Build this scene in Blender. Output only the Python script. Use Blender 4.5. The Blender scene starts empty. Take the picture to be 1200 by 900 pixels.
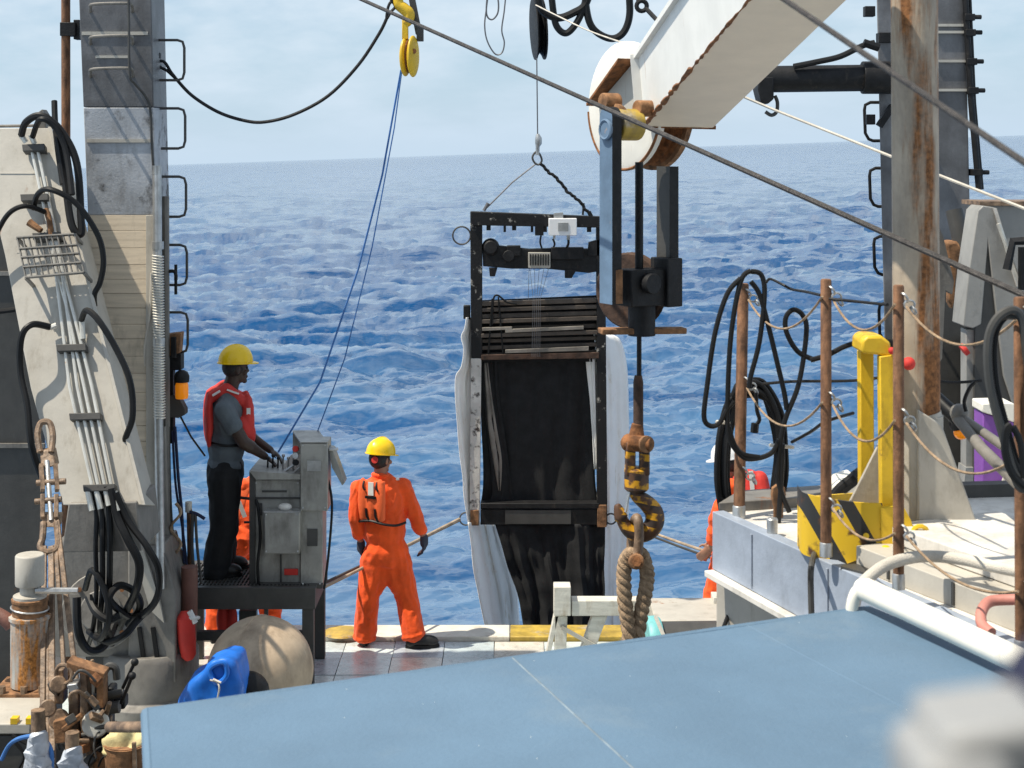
import bpy, bmesh, math, random
import numpy as np
from mathutils import Vector as V, Matrix, noise as mnoise

R = math.radians
random.seed(7)
rng = np.random.default_rng(11)
sc = bpy.context.scene
COL = sc.collection

# ------------------------------------------------------------------ camera
F, CX, HY, CZ = 1800.0, 600.0, 179.0, 4.16          # focal length in photo pixels, optical centre, eye height over the aft deck
cam_d = bpy.data.cameras.new('camera')
cam = bpy.data.objects.new('camera', cam_d)
COL.objects.link(cam)
cam.location = (0, 0, CZ)
cam.rotation_euler = (R(90), 0, 0)
cam_d.sensor_width = 36
cam_d.lens = 36 * F / 1200
cam_d.shift_y = -(450 - HY) / 1200
cam_d.clip_start = 0.05
cam_d.clip_end = 60000
cam_d.dof.use_dof = True
cam_d.dof.focus_distance = 12.5
cam_d.dof.aperture_fstop = 8.0
sc.camera = cam

# ------------------------------------------------------------------ world, sun, exposure
LD = V((0.92, 0.25, -1.78)).normalized()             # direction the sunlight travels
ROLL = 0.0347                                       # the ship rolls two degrees: sea and sky are tilted to it
world = bpy.data.worlds.new('World')
sc.world = world
world.use_nodes = True
CLOUD = 10.0
wn, wl = world.node_tree.nodes, world.node_tree.links
wn.clear()
wo = wn.new('ShaderNodeOutputWorld')
bg = wn.new('ShaderNodeBackground')
sky = wn.new('ShaderNodeTexSky')
sky.sky_type = 'NISHITA'
sky.sun_disc = False
sky.sun_elevation = math.asin(-LD.z)
sky.sun_rotation = math.atan2(-LD.x, -LD.y)
sky.altitude = 0
sky.air_density = 1.0
sky.dust_density = 0.6
sky.ozone_density = 2.2
tc = wn.new('ShaderNodeTexCoord')
vr = wn.new('ShaderNodeVectorRotate')
vr.rotation_type = 'Y_AXIS'
vr.inputs['Angle'].default_value = math.atan(ROLL)
wl.new(tc.outputs['Generated'], vr.inputs['Vector'])
wl.new(vr.outputs[0], sky.inputs[0])
# clouds lie on a flat layer overhead; towards the horizon they sink into pale haze
def wm(op, a, b=None, c=None):
    n = wn.new('ShaderNodeMath'); n.operation = op
    for k, x in enumerate((a, b, c)):
        if x is None: continue
        if isinstance(x, (int, float)): n.inputs[k].default_value = x
        else: wl.new(x, n.inputs[k])
    return n.outputs[0]
sep = wn.new('ShaderNodeSeparateXYZ'); wl.new(vr.outputs[0], sep.inputs[0])
zz = wm('MAXIMUM', sep.outputs['Z'], 0.0)
den = wm('ADD', zz, 0.30)
cmb = wn.new('ShaderNodeCombineXYZ')
wl.new(wm('DIVIDE', sep.outputs['X'], den), cmb.inputs['X']); wl.new(wm('DIVIDE', sep.outputs['Y'], den), cmb.inputs['Y']); cmb.inputs['Z'].default_value = 2.3
cn = wn.new('ShaderNodeTexNoise')
cn.inputs['Scale'].default_value = 2.6
cn.inputs['Detail'].default_value = 8
cn.inputs['Roughness'].default_value = 0.58
wl.new(cmb.outputs[0], cn.inputs['Vector'])
cr = wn.new('ShaderNodeValToRGB')
cr.color_ramp.elements[0].position = 0.38
cr.color_ramp.elements[1].position = 0.66
wl.new(cn.outputs['Fac'], cr.inputs['Fac'])
tint = wn.new('ShaderNodeMix')
tint.data_type = 'RGBA'
tint.blend_type = 'MULTIPLY'
tint.inputs['Factor'].default_value = 1.0
tint.inputs['B'].default_value = (0.70, 0.97, 1.10, 1)
wl.new(sky.outputs[0], tint.inputs['A'])
mx = wn.new('ShaderNodeMix')
mx.data_type = 'RGBA'
wl.new(cr.outputs['Color'], mx.inputs['Factor'])
wl.new(tint.outputs['Result'], mx.inputs['A'])
mx.inputs['B'].default_value = (CLOUD * .96, CLOUD * 1.02, CLOUD * 1.05, 1)
veil = wn.new('ShaderNodeMix')
veil.data_type = 'RGBA'
wl.new(wm('POWER', 2.718, wm('MULTIPLY', zz, -5.0)), veil.inputs['Factor'])
wl.new(mx.outputs['Result'], veil.inputs['A'])
veil.inputs['B'].default_value = (5.6, 6.95, 8.3, 1)
wl.new(veil.outputs['Result'], bg.inputs['Color'])
bg.inputs['Strength'].default_value = 0.088
wl.new(bg.outputs[0], wo.inputs['Surface'])

sun_d = bpy.data.lights.new('sun', 'SUN')
sun = bpy.data.objects.new('sun', sun_d)
COL.objects.link(sun)
sun_d.energy = 5.0
sun_d.angle = R(0.53)
sun_d.color = (1.0, 0.92, 0.78)
sun.rotation_euler = LD.to_track_quat('-Z', 'Y').to_euler()
sun.location = (-6, -3, 14)

vs = sc.view_settings
vs.view_transform = 'Standard'
vs.look = 'None'
vs.exposure = 0.26
vs.gamma = 1
vs.use_curve_mapping = False
sc.cycles.use_denoising = True
sc.cycles.denoising_input_passes = 'RGB_ALBEDO_NORMAL'
sc.cycles.denoising_prefilter = 'NONE'
sc.cycles.max_bounces = 6
sc.cycles.transparent_max_bounces = 12
sc.cycles.sample_clamp_indirect = 3

# ------------------------------------------------------------------ helpers
def P(px, py, D):
    """point of the place seen at photo pixel (px, py) when it stands D metres off"""
    return V(((px - CX) * D / F, D, CZ - (py - HY) * D / F))

def W(px, D):
    return px * D / F

def spl(pts, n=8, closed=False):
    pts = [V(p) for p in pts]
    out = []
    m = len(pts)
    for i in range(m if closed else m - 1):
        if closed:
            p0, p1, p2, p3 = pts[(i - 1) % m], pts[i], pts[(i + 1) % m], pts[(i + 2) % m]
        else:
            p0, p1, p2, p3 = pts[max(i - 1, 0)], pts[i], pts[i + 1], pts[min(i + 2, m - 1)]
        for k in range(n):
            t = k / n
            out.append(0.5 * ((2 * p1) + (p2 - p0) * t + (2 * p0 - 5 * p1 + 4 * p2 - p3) * t * t + (3 * p1 - p0 - 3 * p2 + p3) * t ** 3))
    if not closed:
        out.append(pts[-1])
    return out

def sag(a, b, s, n=14):
    return [a.lerp(b, i / n) - V((0, 0, s * 4 * (i / n) * (1 - i / n))) for i in range(n + 1)]

class MB:
    """collects shapes given in world metres; build() links them as one mesh object"""
    def __init__(self):
        self.v, self.f, self.mi, self.cur, self.marks = [], [], [], 0, []
    def add(self, vs_, fs):
        o = len(self.v)
        self.marks.append((o, len(self.f)))
        self.v += [V(p) for p in vs_]
        for f in fs:
            self.f.append([i + o for i in f])
            self.mi.append(self.cur)
        return self
    def hexa(self, p):
        return self.add(p, [(3, 2, 1, 0), (4, 5, 6, 7), (0, 1, 5, 4), (1, 2, 6, 5), (2, 3, 7, 6), (3, 0, 4, 7)])
    def box(self, c, s, ax=None):
        c = V(c)
        X, Y, Z = ax if ax else (V((1, 0, 0)), V((0, 1, 0)), V((0, 0, 1)))
        X, Y, Z = X * s[0] / 2, Y * s[1] / 2, Z * s[2] / 2
        return self.hexa([c - X - Y - Z, c + X - Y - Z, c + X + Y - Z, c - X + Y - Z, c - X - Y + Z, c + X - Y + Z, c + X + Y + Z, c - X + Y + Z])
    def pbox(self, x0, y0, x1, y1, D, dep):
        a, b = P(x0, y1, D), P(x1, y0, D)
        return self.box(((a.x + b.x) / 2, D + dep / 2, (a.z + b.z) / 2), (b.x - a.x, dep, b.z - a.z))
    def prism(self, poly, ext):
        n = len(poly)
        poly = [V(p) for p in poly]
        e = V(ext)
        return self.add(poly + [p + e for p in poly], [list(range(n)), list(range(2 * n - 1, n - 1, -1))] + [(i, i + n, (i + 1) % n + n, (i + 1) % n) for i in range(n)])
    def pprism(self, px, D, dep):
        return self.prism([P(x, y, D) for x, y in px], (0, dep, 0))
    def bar(self, a, b, w, h, up=(0, 0, 1)):
        a, b = V(a), V(b)
        Y = (b - a)
        L = Y.length
        Y.normalize()
        X = Y.cross(V(up))
        if X.length < 1e-4:
            X = Y.cross(V((0, 1, 0)))
        X.normalize()
        Z = X.cross(Y)
        return self.box((a + b) / 2, (w, L, h), (X, Y, Z))
    def tube(self, pts, r, n=8, closed=False, flat=None):
        pts = [V(p) for p in pts]
        m = len(pts)
        rs = r if isinstance(r, (list, tuple)) else [r] * m
        T = []
        for i in range(m):
            if closed:
                d = pts[(i + 1) % m] - pts[i - 1]
            else:
                d = pts[min(i + 1, m - 1)] - pts[max(i - 1, 0)]
            T.append(d.normalized() if d.length > 1e-9 else V((0, 0, 1)))
        u = T[0].cross(V((0, 0, 1)))
        if u.length < 0.1:
            u = T[0].cross(V((0, 1, 0)))
        u.normalize()
        vs_ = []
        for i in range(m):
            u = u - T[i] * u.dot(T[i])
            if u.length < 1e-6:
                u = T[i].orthogonal()
            u.normalize()
            w = T[i].cross(u)
            for k in range(n):
                a = 2 * math.pi * k / n
                vs_.append(pts[i] + (u * math.cos(a) + w * math.sin(a) * (flat or 1)) * rs[i])
        fs = []
        for i in range(m if closed else m - 1):
            j = (i + 1) % m
            for k in range(n):
                k2 = (k + 1) % n
                fs.append((i * n + k, i * n + k2, j * n + k2, j * n + k))
        if not closed:
            fs.append(list(range(n - 1, -1, -1)))
            fs.append([(m - 1) * n + k for k in range(n)])
        return self.add(vs_, fs)
    def cyl(self, a, b, r, n=16, r2=None):
        return self.tube([a, b], [r, r if r2 is None else r2], n)
    def lathe(self, prof, base, axis=(0, 0, 1), n=20):
        base, axis = V(base), V(axis).normalized()
        return self.tube([base + axis * h for _, h in prof], [max(r, 1e-4) for r, _ in prof], n) if len(prof) > 1 else self
    def ell(self, c, r, ax=None, nu=14, nv=9):
        c = V(c)
        r = r if isinstance(r, (tuple, list)) else (r, r, r)
        X, Y, Z = ax if ax else (V((1, 0, 0)), V((0, 1, 0)), V((0, 0, 1)))
        vs_ = [c - Z * r[2]]
        for j in range(1, nv):
            t = -math.pi / 2 + math.pi * j / nv
            for i in range(nu):
                a = 2 * math.pi * i / nu
                vs_.append(c + X * (r[0] * math.cos(t) * math.cos(a)) + Y * (r[1] * math.cos(t) * math.sin(a)) + Z * (r[2] * math.sin(t)))
        vs_.append(c + Z * r[2])
        fs = [(0, 1 + (i + 1) % nu, 1 + i) for i in range(nu)]
        for j in range(nv - 2):
            for i in range(nu):
                a, b = 1 + j * nu + i, 1 + j * nu + (i + 1) % nu
                fs.append((a, b, b + nu, a + nu))
        l = len(vs_) - 1
        fs += [(l, l - nu + i, l - nu + (i + 1) % nu) for i in range(nu)]
        return self.add(vs_, fs)
    def torus(self, c, axis, Rr, r, n=20, m=8, a0=0, a1=2 * math.pi):
        c, axis = V(c), V(axis).normalized()
        u = axis.orthogonal().normalized()
        w = axis.cross(u)
        full = abs(a1 - a0 - 2 * math.pi) < 1e-6
        pts = [c + (u * math.cos(a0 + (a1 - a0) * i / n) + w * math.sin(a0 + (a1 - a0) * i / n)) * Rr for i in range(n if full else n + 1)]
        return self.tube(pts, r, m, closed=full)
    def cap(self, a, b, ra, rb, n=12):
        a, b = V(a), V(b)
        d = b - a
        L = d.length
        d = d.normalized() if L > 1e-6 else V((0, 0, 1))
        pts, rs = [], []
        for t in (-1, -0.85, -0.5, 0):
            pts.append(a + d * ra * t); rs.append(max(ra * math.sqrt(max(0, 1 - t * t)), ra * 0.05))
        for t in (0, 0.5, 0.85, 1):
            pts.append(b + d * rb * t); rs.append(max(rb * math.sqrt(max(0, 1 - t * t)), rb * 0.05))
        return self.tube(pts, rs, n)
    def each(self, name, mat, parent=None, bev=0):
        """every shape collected so far as an object of its own"""
        o = None
        mk = self.marks + [(len(self.v), len(self.f))]
        for (v0, f0), (v1, f1) in zip(mk[:-1], mk[1:]):
            b_ = MB(); b_.add(self.v[v0:v1], [[i - v0 for i in f] for f in self.f[f0:f1]])
            o = b_.build(name, mat, parent, bev)
        return o
    def build(self, name, mat, parent=None, bev=0, ang=38, loc=None):
        off = V(parent['_b']) if parent is not None else (V(loc) if loc is not None else V((0, 0, 0)))
        me = bpy.data.meshes.new(name)
        me.from_pydata([tuple(p - off) for p in self.v], [], self.f)
        mats = mat if isinstance(mat, (list, tuple)) else [mat]
        for m in mats:
            me.materials.append(m)
        if len(mats) > 1:
            me.polygons.foreach_set('material_index', self.mi)
        me.polygons.foreach_set('use_smooth', [True] * len(me.polygons))
        bm = bmesh.new(); bm.from_mesh(me); bmesh.ops.recalc_face_normals(bm, faces=bm.faces[:]); bm.to_mesh(me); bm.free()
        me.set_sharp_from_angle(angle=R(ang))
        me.update()
        o = bpy.data.objects.new(name, me)
        COL.objects.link(o)
        if parent is not None:
            o.parent = parent
        else:
            o.location = off
        o['_b'] = tuple(off)
        if bev:
            b = o.modifiers.new('bevel', 'BEVEL')
            b.width = bev; b.segments = 2; b.limit_method = 'ANGLE'; b.angle_limit = R(40)
        return o

def tag(o, label, cat, group=None):
    o['label'] = label
    o['category'] = cat
    if group:
        o['group'] = group
    return o

def thing(name, label, cat, loc, group=None):
    o = bpy.data.objects.new(name, None)
    COL.objects.link(o)
    o.location = loc
    o.empty_display_size = 0.1
    o['_b'] = tuple(loc)
    return tag(o, label, cat, group)

def one(name, mb, mat, label, cat, loc, group=None, bev=0):
    return tag(mb.build(name, mat, loc=loc, bev=bev), label, cat, group)

def sphoop(c0, pts, r, n=8, seg=8, closed=False):
    return c0.tube(spl(pts, seg, closed), r, n, closed)

# ------------------------------------------------------------------ materials
MATS = {}
def mat(name, col, rough=0.55, metal=0.0, var=0.18, vscale=5.0, rust=0.0, rustcol=(0.20, 0.075, 0.022), streak=False,
        dirt=0.0, dirtcol=(0.05, 0.045, 0.04), bump=0.15, bscale=45.0, spec=0.5, rscale=4.0, stretch=None, trans=0.0, weave=0, sheen=0.0):
    m = bpy.data.materials.new(name)
    m.use_nodes = True
    N, L = m.node_tree.nodes, m.node_tree.links
    p = N['Principled BSDF']
    t = N.new('ShaderNodeTexCoord')
    geo = t.outputs['Object']
    def nz(scale, detail=6, rough_=0.6, sc3=None, off=0):
        mpn = N.new('ShaderNodeMapping')
        mpn.inputs['Location'].default_value = (off, off * 0.7, off * 1.3)
        mpn.inputs['Scale'].default_value = sc3 or (1, 1, 1)
        L.new(geo, mpn.inputs['Vector'])
        n = N.new('ShaderNodeTexNoise')
        n.inputs['Scale'].default_value = scale
        n.inputs['Detail'].default_value = detail
        n.inputs['Roughness'].default_value = rough_
        L.new(mpn.outputs[0], n.inputs['Vector'])
        return n.outputs['Fac']
    def ramp(fac, a, b, ca=(0, 0, 0, 1), cb=(1, 1, 1, 1)):
        r = N.new('ShaderNodeValToRGB')
        r.color_ramp.elements[0].position = a; r.color_ramp.elements[1].position = b
        r.color_ramp.elements[0].color = ca; r.color_ramp.elements[1].color = cb
        L.new(fac, r.inputs['Fac'])
        return r.outputs['Color']
    def mix(fac, a, b):
        x = N.new('ShaderNodeMix'); x.data_type = 'RGBA'
        L.new(fac, x.inputs['Factor'])
        for s, k in ((a, 'A'), (b, 'B')):
            if isinstance(s, tuple):
                x.inputs[k].default_value = (*s[:3], 1)
            else:
                L.new(s, x.inputs[k])
        return x.outputs['Result']
    lo = tuple(max(0, c * (1 - var)) for c in col)
    hi = tuple(min(1, c * (1 + var)) for c in col)
    c = mix(ramp(nz(vscale, 5, 0.6, stretch), 0.35, 0.65), lo, hi)
    if dirt:
        c = mix(ramp(nz(vscale * 1.7, 8, 0.68, (1, 1, 0.35), 3.1), 0.62 - 0.25 * dirt, 0.80), c, dirtcol)
    rr = None
    if rust:
        fr = ramp(nz(rscale, 9, 0.66, (1, 1, 0.12) if streak else (1, 1, 1), 7.7), 0.70 - 0.30 * rust, 0.76 - 0.22 * rust)
        rc = mix(ramp(nz(rscale * 6, 4, 0.6, None, 1.7), 0.35, 0.7), tuple(x * 0.55 for x in rustcol), tuple(min(1, x * 1.7) for x in rustcol))
        c = mix(fr, c, rc)
        rr = fr
    L.new(c, p.inputs['Base Color'])
    p.inputs['Metallic'].default_value = metal
    p.inputs['Specular IOR Level'].default_value = spec
    if rr is not None:
        x = N.new('ShaderNodeMix'); x.data_type = 'FLOAT'
        L.new(rr, x.inputs[0]); x.inputs[2].default_value = rough; x.inputs[3].default_value = 0.9
        L.new(x.outputs[0], p.inputs['Roughness'])
    else:
        rn = N.new('ShaderNodeMapRange')
        rn.inputs['To Min'].default_value = max(0.05, rough - 0.12); rn.inputs['To Max'].default_value = min(1, rough + 0.12)
        L.new(nz(vscale * 3, 4, 0.6, None, 5.5), rn.inputs['Value'])
        L.new(rn.outputs[0], p.inputs['Roughness'])
    if sheen:
        p.inputs['Sheen Weight'].default_value = sheen
    if bump:
        b = N.new('ShaderNodeBump')
        b.inputs['Strength'].default_value = bump
        b.inputs['Distance'].default_value = 0.01
        if weave:
            wv = N.new('ShaderNodeTexWave'); wv.inputs['Scale'].default_value = weave; wv.inputs['Distortion'].default_value = 1.0
            L.new(geo, wv.inputs['Vector'])
            L.new(wv.outputs['Fac'], b.inputs['Height'])
        else:
            L.new(nz(bscale, 5, 0.6, None, 9.1), b.inputs['Height'])
        L.new(b.outputs[0], p.inputs['Normal'])
    if trans:
        td = N.new('ShaderNodeBsdfTranslucent'); L.new(c, td.inputs['Color'])
        ms = N.new('ShaderNodeMixShader'); ms.inputs[0].default_value = trans
        L.new(p.outputs[0], ms.inputs[1]); L.new(td.outputs[0], ms.inputs[2])
        L.new(ms.outputs[0], N['Material Output'].inputs['Surface'])
    MATS[name] = m
    return m

M_grey = mat('grey_paint', (0.195, 0.182, 0.163), 0.5, rust=0.12, streak=True, dirt=0.45, dirtcol=(0.07, 0.065, 0.06), bump=0.2)
M_greyl = mat('light_grey_paint', (0.455, 0.425, 0.37), 0.5, var=0.08, rust=0.2, streak=True, dirt=0.3, dirtcol=(0.27, 0.235, 0.185), bump=0.12)
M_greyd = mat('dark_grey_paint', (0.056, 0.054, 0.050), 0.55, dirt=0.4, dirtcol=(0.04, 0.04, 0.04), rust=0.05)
M_tower = mat('worn_tower_paint', (0.17, 0.172, 0.18), 0.45, var=0.45, vscale=2.2, rust=0.10, streak=True, dirt=1.15, dirtcol=(0.060, 0.056, 0.056), bump=0.2)
M_ochre = mat('faded_yellow_paint', (0.42, 0.29, 0.05), 0.6, var=0.3, vscale=7, rust=0.45, rustcol=(0.30, 0.26, 0.20), dirt=0.4, dirtcol=(0.22, 0.17, 0.08))
M_plate = mat('flat_grey_plate', (0.27, 0.265, 0.25), 0.5, var=0.1, dirt=0.35, dirtcol=(0.12, 0.11, 0.10), rust=0.08, streak=True)
M_scorch = mat('scorched_pale_paint', (0.42, 0.44, 0.47), 0.5, var=0.18, vscale=3, rust=0.62, rustcol=(0.035, 0.032, 0.030), rscale=3.2, dirt=0.5, dirtcol=(0.16, 0.15, 0.14), bump=0.25)
M_plank = mat('weathered_beige_boards', (0.64, 0.54, 0.41), 0.7, var=0.14, vscale=3, stretch=(0.6, 1, 9), dirt=0.3, dirtcol=(0.22, 0.18, 0.13))
M_mast = mat('rusty_mast_paint', (0.40, 0.33, 0.25), 0.5, rust=0.74, rustcol=(0.20, 0.085, 0.03), streak=True, rscale=8, dirt=0.6, dirtcol=(0.17, 0.14, 0.11))
M_white = mat('white_crane_paint', (0.80, 0.79, 0.75), 0.4, var=0.05, rust=0.22, rustcol=(0.30, 0.14, 0.04), streak=True, rscale=5, bump=0.05)
M_whiter = mat('rusting_white_paint', (0.78, 0.75, 0.68), 0.45, var=0.06, rust=0.34, rustcol=(0.42, 0.22, 0.07), streak=True, rscale=5, bump=0.08)
M_darkrust = mat('dark_rust', (0.055, 0.030, 0.020), 0.85, var=0.5, vscale=14, dirt=0.3, dirtcol=(0.12, 0.05, 0.02), bump=0.4)
M_cream = mat('crane_underside_bounce_tint', (0.80, 0.70, 0.56), 0.5, var=0.04, dirt=0.0, rust=0.04, rustcol=(0.45, 0.30, 0.16), bump=0.02)  # cream tint puts light bounced off the deck into the boom's underside colour
M_rust = mat('rust', (0.21, 0.085, 0.03), 0.9, var=0.5, vscale=22, dirt=0.3, dirtcol=(0.05, 0.03, 0.02), bump=0.5)
M_rustl = mat('light_rust', (0.23, 0.115, 0.052), 0.85, var=0.5, vscale=16, dirt=0.4, dirtcol=(0.12, 0.06, 0.03), bump=0.4)
M_stan = mat('rusted_stanchion', (0.185, 0.090, 0.045), 0.8, var=0.55, vscale=26, stretch=(1, 1, 0.3), dirt=0.55, dirtcol=(0.09, 0.045, 0.03), bump=0.4)
M_tan = mat('greasy_tan_steel', (0.23, 0.15, 0.092), 0.5, var=0.5, vscale=18, dirt=0.75, dirtcol=(0.055, 0.032, 0.02), bump=0.4)
M_black = mat('black_rubber', (0.0085, 0.0085, 0.009), 0.5, var=0.3, bump=0.1, spec=0.28)
M_blacks = mat('black_steel', (0.010, 0.010, 0.011), 0.55, var=0.4, vscale=12, dirt=0.2, dirtcol=(0.05, 0.04, 0.032), bump=0.3, spec=0.3)
M_chip = mat('chipped_black_frame', (0.011, 0.011, 0.012), 0.6, spec=0.3, rust=0.30, rustcol=(0.40, 0.38, 0.34), rscale=11, bump=0.3)
M_chipw = mat('chipped_white_frame', (0.60, 0.58, 0.54), 0.6, rust=0.52, rustcol=(0.04, 0.03, 0.026), rscale=13, bump=0.4)
M_galv = mat('galvanised', (0.48, 0.48, 0.47), 0.38, metal=0.75, var=0.2, vscale=12)
M_alu = mat('brushed_aluminium', (0.34, 0.33, 0.30), 0.45, metal=0.3, var=0.2, vscale=5, dirt=0.6, dirtcol=(0.13, 0.12, 0.105))
M_steelw = mat('bright_pipe', (0.66, 0.64, 0.58), 0.35, metal=0.4, var=0.12, rust=0.16, rustcol=(0.30, 0.17, 0.08), rscale=9)
M_blue = mat('blue_canopy_paint', (0.104, 0.176, 0.258), 0.6, var=0.10, vscale=1.5, dirt=0.25, dirtcol=(0.145, 0.210, 0.275), bump=0.25, bscale=60)
M_blueg = mat('blue_grey_fascia', (0.30, 0.345, 0.42), 0.5, var=0.14, rust=0.10, rustcol=(0.55, 0.55, 0.55), streak=True, rscale=6, dirt=0.25, dirtcol=(0.2, 0.22, 0.26))
M_wdeck = mat('white_deck_paint', (0.66, 0.63, 0.58), 0.55, var=0.1, dirt=0.55, dirtcol=(0.34, 0.31, 0.27), bump=0.1)
M_pvc = mat('ivory_rail_paint', (0.82, 0.79, 0.70), 0.4, var=0.05, dirt=0.12, dirtcol=(0.5, 0.42, 0.32), bump=0.03)
M_yel = mat('yellow_paint', (0.72, 0.46, 0.02), 0.45, var=0.12, rust=0.22, rustcol=(0.22, 0.10, 0.03), rscale=7, dirt=0.2, dirtcol=(0.3, 0.17, 0.02))
M_hat = mat('yellow_plastic', (0.90, 0.58, 0.008), 0.3, var=0.04, bump=0)
M_hatw = mat('white_plastic', (0.80, 0.80, 0.80), 0.3, var=0.03, bump=0)
M_or = mat('orange_coverall', (0.87, 0.088, 0.005), 0.85, var=0.14, vscale=7, bump=0.5, bscale=26, sheen=0.15)
M_orl = mat('orange_vest', (0.85, 0.13, 0.03), 0.75, var=0.08, bump=0.25, bscale=30)
M_red = mat('red_life_vest', (0.60, 0.035, 0.025), 0.7, var=0.12, bump=0.3, bscale=30)
M_tee = mat('grey_cotton', (0.11, 0.13, 0.145), 0.9, var=0.12, bump=0.3, bscale=40)
M_trou = mat('black_trousers', (0.010, 0.010, 0.011), 0.9, var=0.2, bump=0.3, bscale=40)
M_skind = mat('dark_skin', (0.050, 0.028, 0.018), 0.5, var=0.1, bump=0.05)
M_skin = mat('tan_skin', (0.32, 0.16, 0.10), 0.5, var=0.1, bump=0.05)
M_hair = mat('black_hair', (0.012, 0.010, 0.009), 0.6, var=0.3, bump=0.5, bscale=160)
M_glove = mat('dark_blue_glove', (0.035, 0.042, 0.065), 0.8, var=0.2, bump=0.2)
M_boot = mat('black_boot_leather', (0.014, 0.013, 0.012), 0.45, var=0.3, bump=0.2)
M_refl = mat('silver_tape', (0.70, 0.70, 0.66), 0.3, var=0.05, bump=0)
M_net = mat('black_net', (0.011, 0.0115, 0.0125), 0.95, var=0.3, vscale=9, bump=0.4, bscale=120)
M_clw = mat('white_net_cloth', (0.95, 0.94, 0.91), 0.85, var=0.03, dirt=0.10, dirtcol=(0.6, 0.5, 0.36), bump=0.3, bscale=25, trans=0.06)
M_slat = mat('dark_net_bar', (0.075, 0.058, 0.045), 0.6, var=0.35, rust=0.25, rustcol=(0.22, 0.15, 0.10), bump=0.3)
M_slatl = mat('pale_net_bar', (0.20, 0.18, 0.155), 0.6, var=0.3, bump=0.3)
M_rope = mat('tan_rope', (0.33, 0.23, 0.145), 0.9, var=0.3, vscale=30, dirt=0.35, dirtcol=(0.14, 0.09, 0.05), bump=0.7, bscale=120)
M_ropew = mat('pale_rope', (0.58, 0.54, 0.47), 0.9, var=0.15, bump=0.5, bscale=200)
M_ropeb = mat('blue_line', (0.05, 0.16, 0.42), 0.8, var=0.2)
M_wire = mat('greased_wire', (0.055, 0.05, 0.048), 0.5, metal=0.4, var=0.3, vscale=30, bump=0.5, bscale=160)
M_tail = mat('thin_wire', (0.16, 0.16, 0.17), 0.5, metal=0.5, var=0.2)
M_wood = mat('pale_painted_timber', (0.60, 0.57, 0.50), 0.75, var=0.12, stretch=(1, 1, 6), dirt=0.3, dirtcol=(0.35, 0.27, 0.18), bump=0.25)
M_bamb = mat('tan_pole', (0.36, 0.28, 0.20), 0.6, var=0.25, vscale=9)
M_buoy = mat('weathered_buoy', (0.47, 0.36, 0.25), 0.6, var=0.22, vscale=3.5, dirt=0.5, dirtcol=(0.20, 0.14, 0.09), bump=0.1)
M_bag = mat('blue_tarpaulin', (0.014, 0.15, 0.60), 0.4, var=0.2, vscale=5, bump=0.3, bscale=14)
M_cyan = mat('pale_teal_drum', (0.16, 0.45, 0.46), 0.5, var=0.1, dirt=0.2)
M_teal = M_cyan
M_navy = mat('navy_cloth', (0.010, 0.014, 0.045), 0.8, var=0.2)
M_purp = mat('purple_panel', (0.22, 0.075, 0.36), 0.5, var=0.08)
M_foil = mat('taped_plastic_wrap', (0.42, 0.45, 0.50), 0.35, var=0.2, vscale=9, bump=0.9, bscale=16)
M_cloth = mat('yellowed_rag', (0.62, 0.52, 0.26), 0.9, var=0.2, bump=0.6, bscale=30)
M_hosered = mat('brown_hose', (0.17, 0.075, 0.055), 0.6, var=0.25, bump=0.3)
M_hosepk = mat('faded_red_hose', (0.50, 0.20, 0.16), 0.6, var=0.15)
M_bluebar = mat('blue_link_paint', (0.125, 0.195, 0.29), 0.45, var=0.2, rust=0.16, rustcol=(0.40, 0.26, 0.17), rscale=6)
M_pump = mat('rusting_grey_pump', (0.40, 0.40, 0.37), 0.5, var=0.2, rust=0.95, rustcol=(0.36, 0.15, 0.035), streak=True, rscale=9)

M_seam = mat('faded_seam', (0.17, 0.215, 0.25), 0.7, var=0.4, vscale=9)
M_nearg = mat('pale_grey_plastic', (0.30, 0.305, 0.31), 0.5, var=0.05)
def emat(name, col, e):
    m = bpy.data.materials.new(name); m.use_nodes = True
    p = m.node_tree.nodes['Principled BSDF']
    p.inputs['Base Color'].default_value = (*col, 1)
    p.inputs['Emission Color'].default_value = (*col, 1)
    p.inputs['Emission Strength'].default_value = e
    p.inputs['Roughness'].default_value = 0.15
    return m
M_amber = emat('amber_lamp_glass', (0.90, 0.26, 0.005), 0.22)

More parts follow.
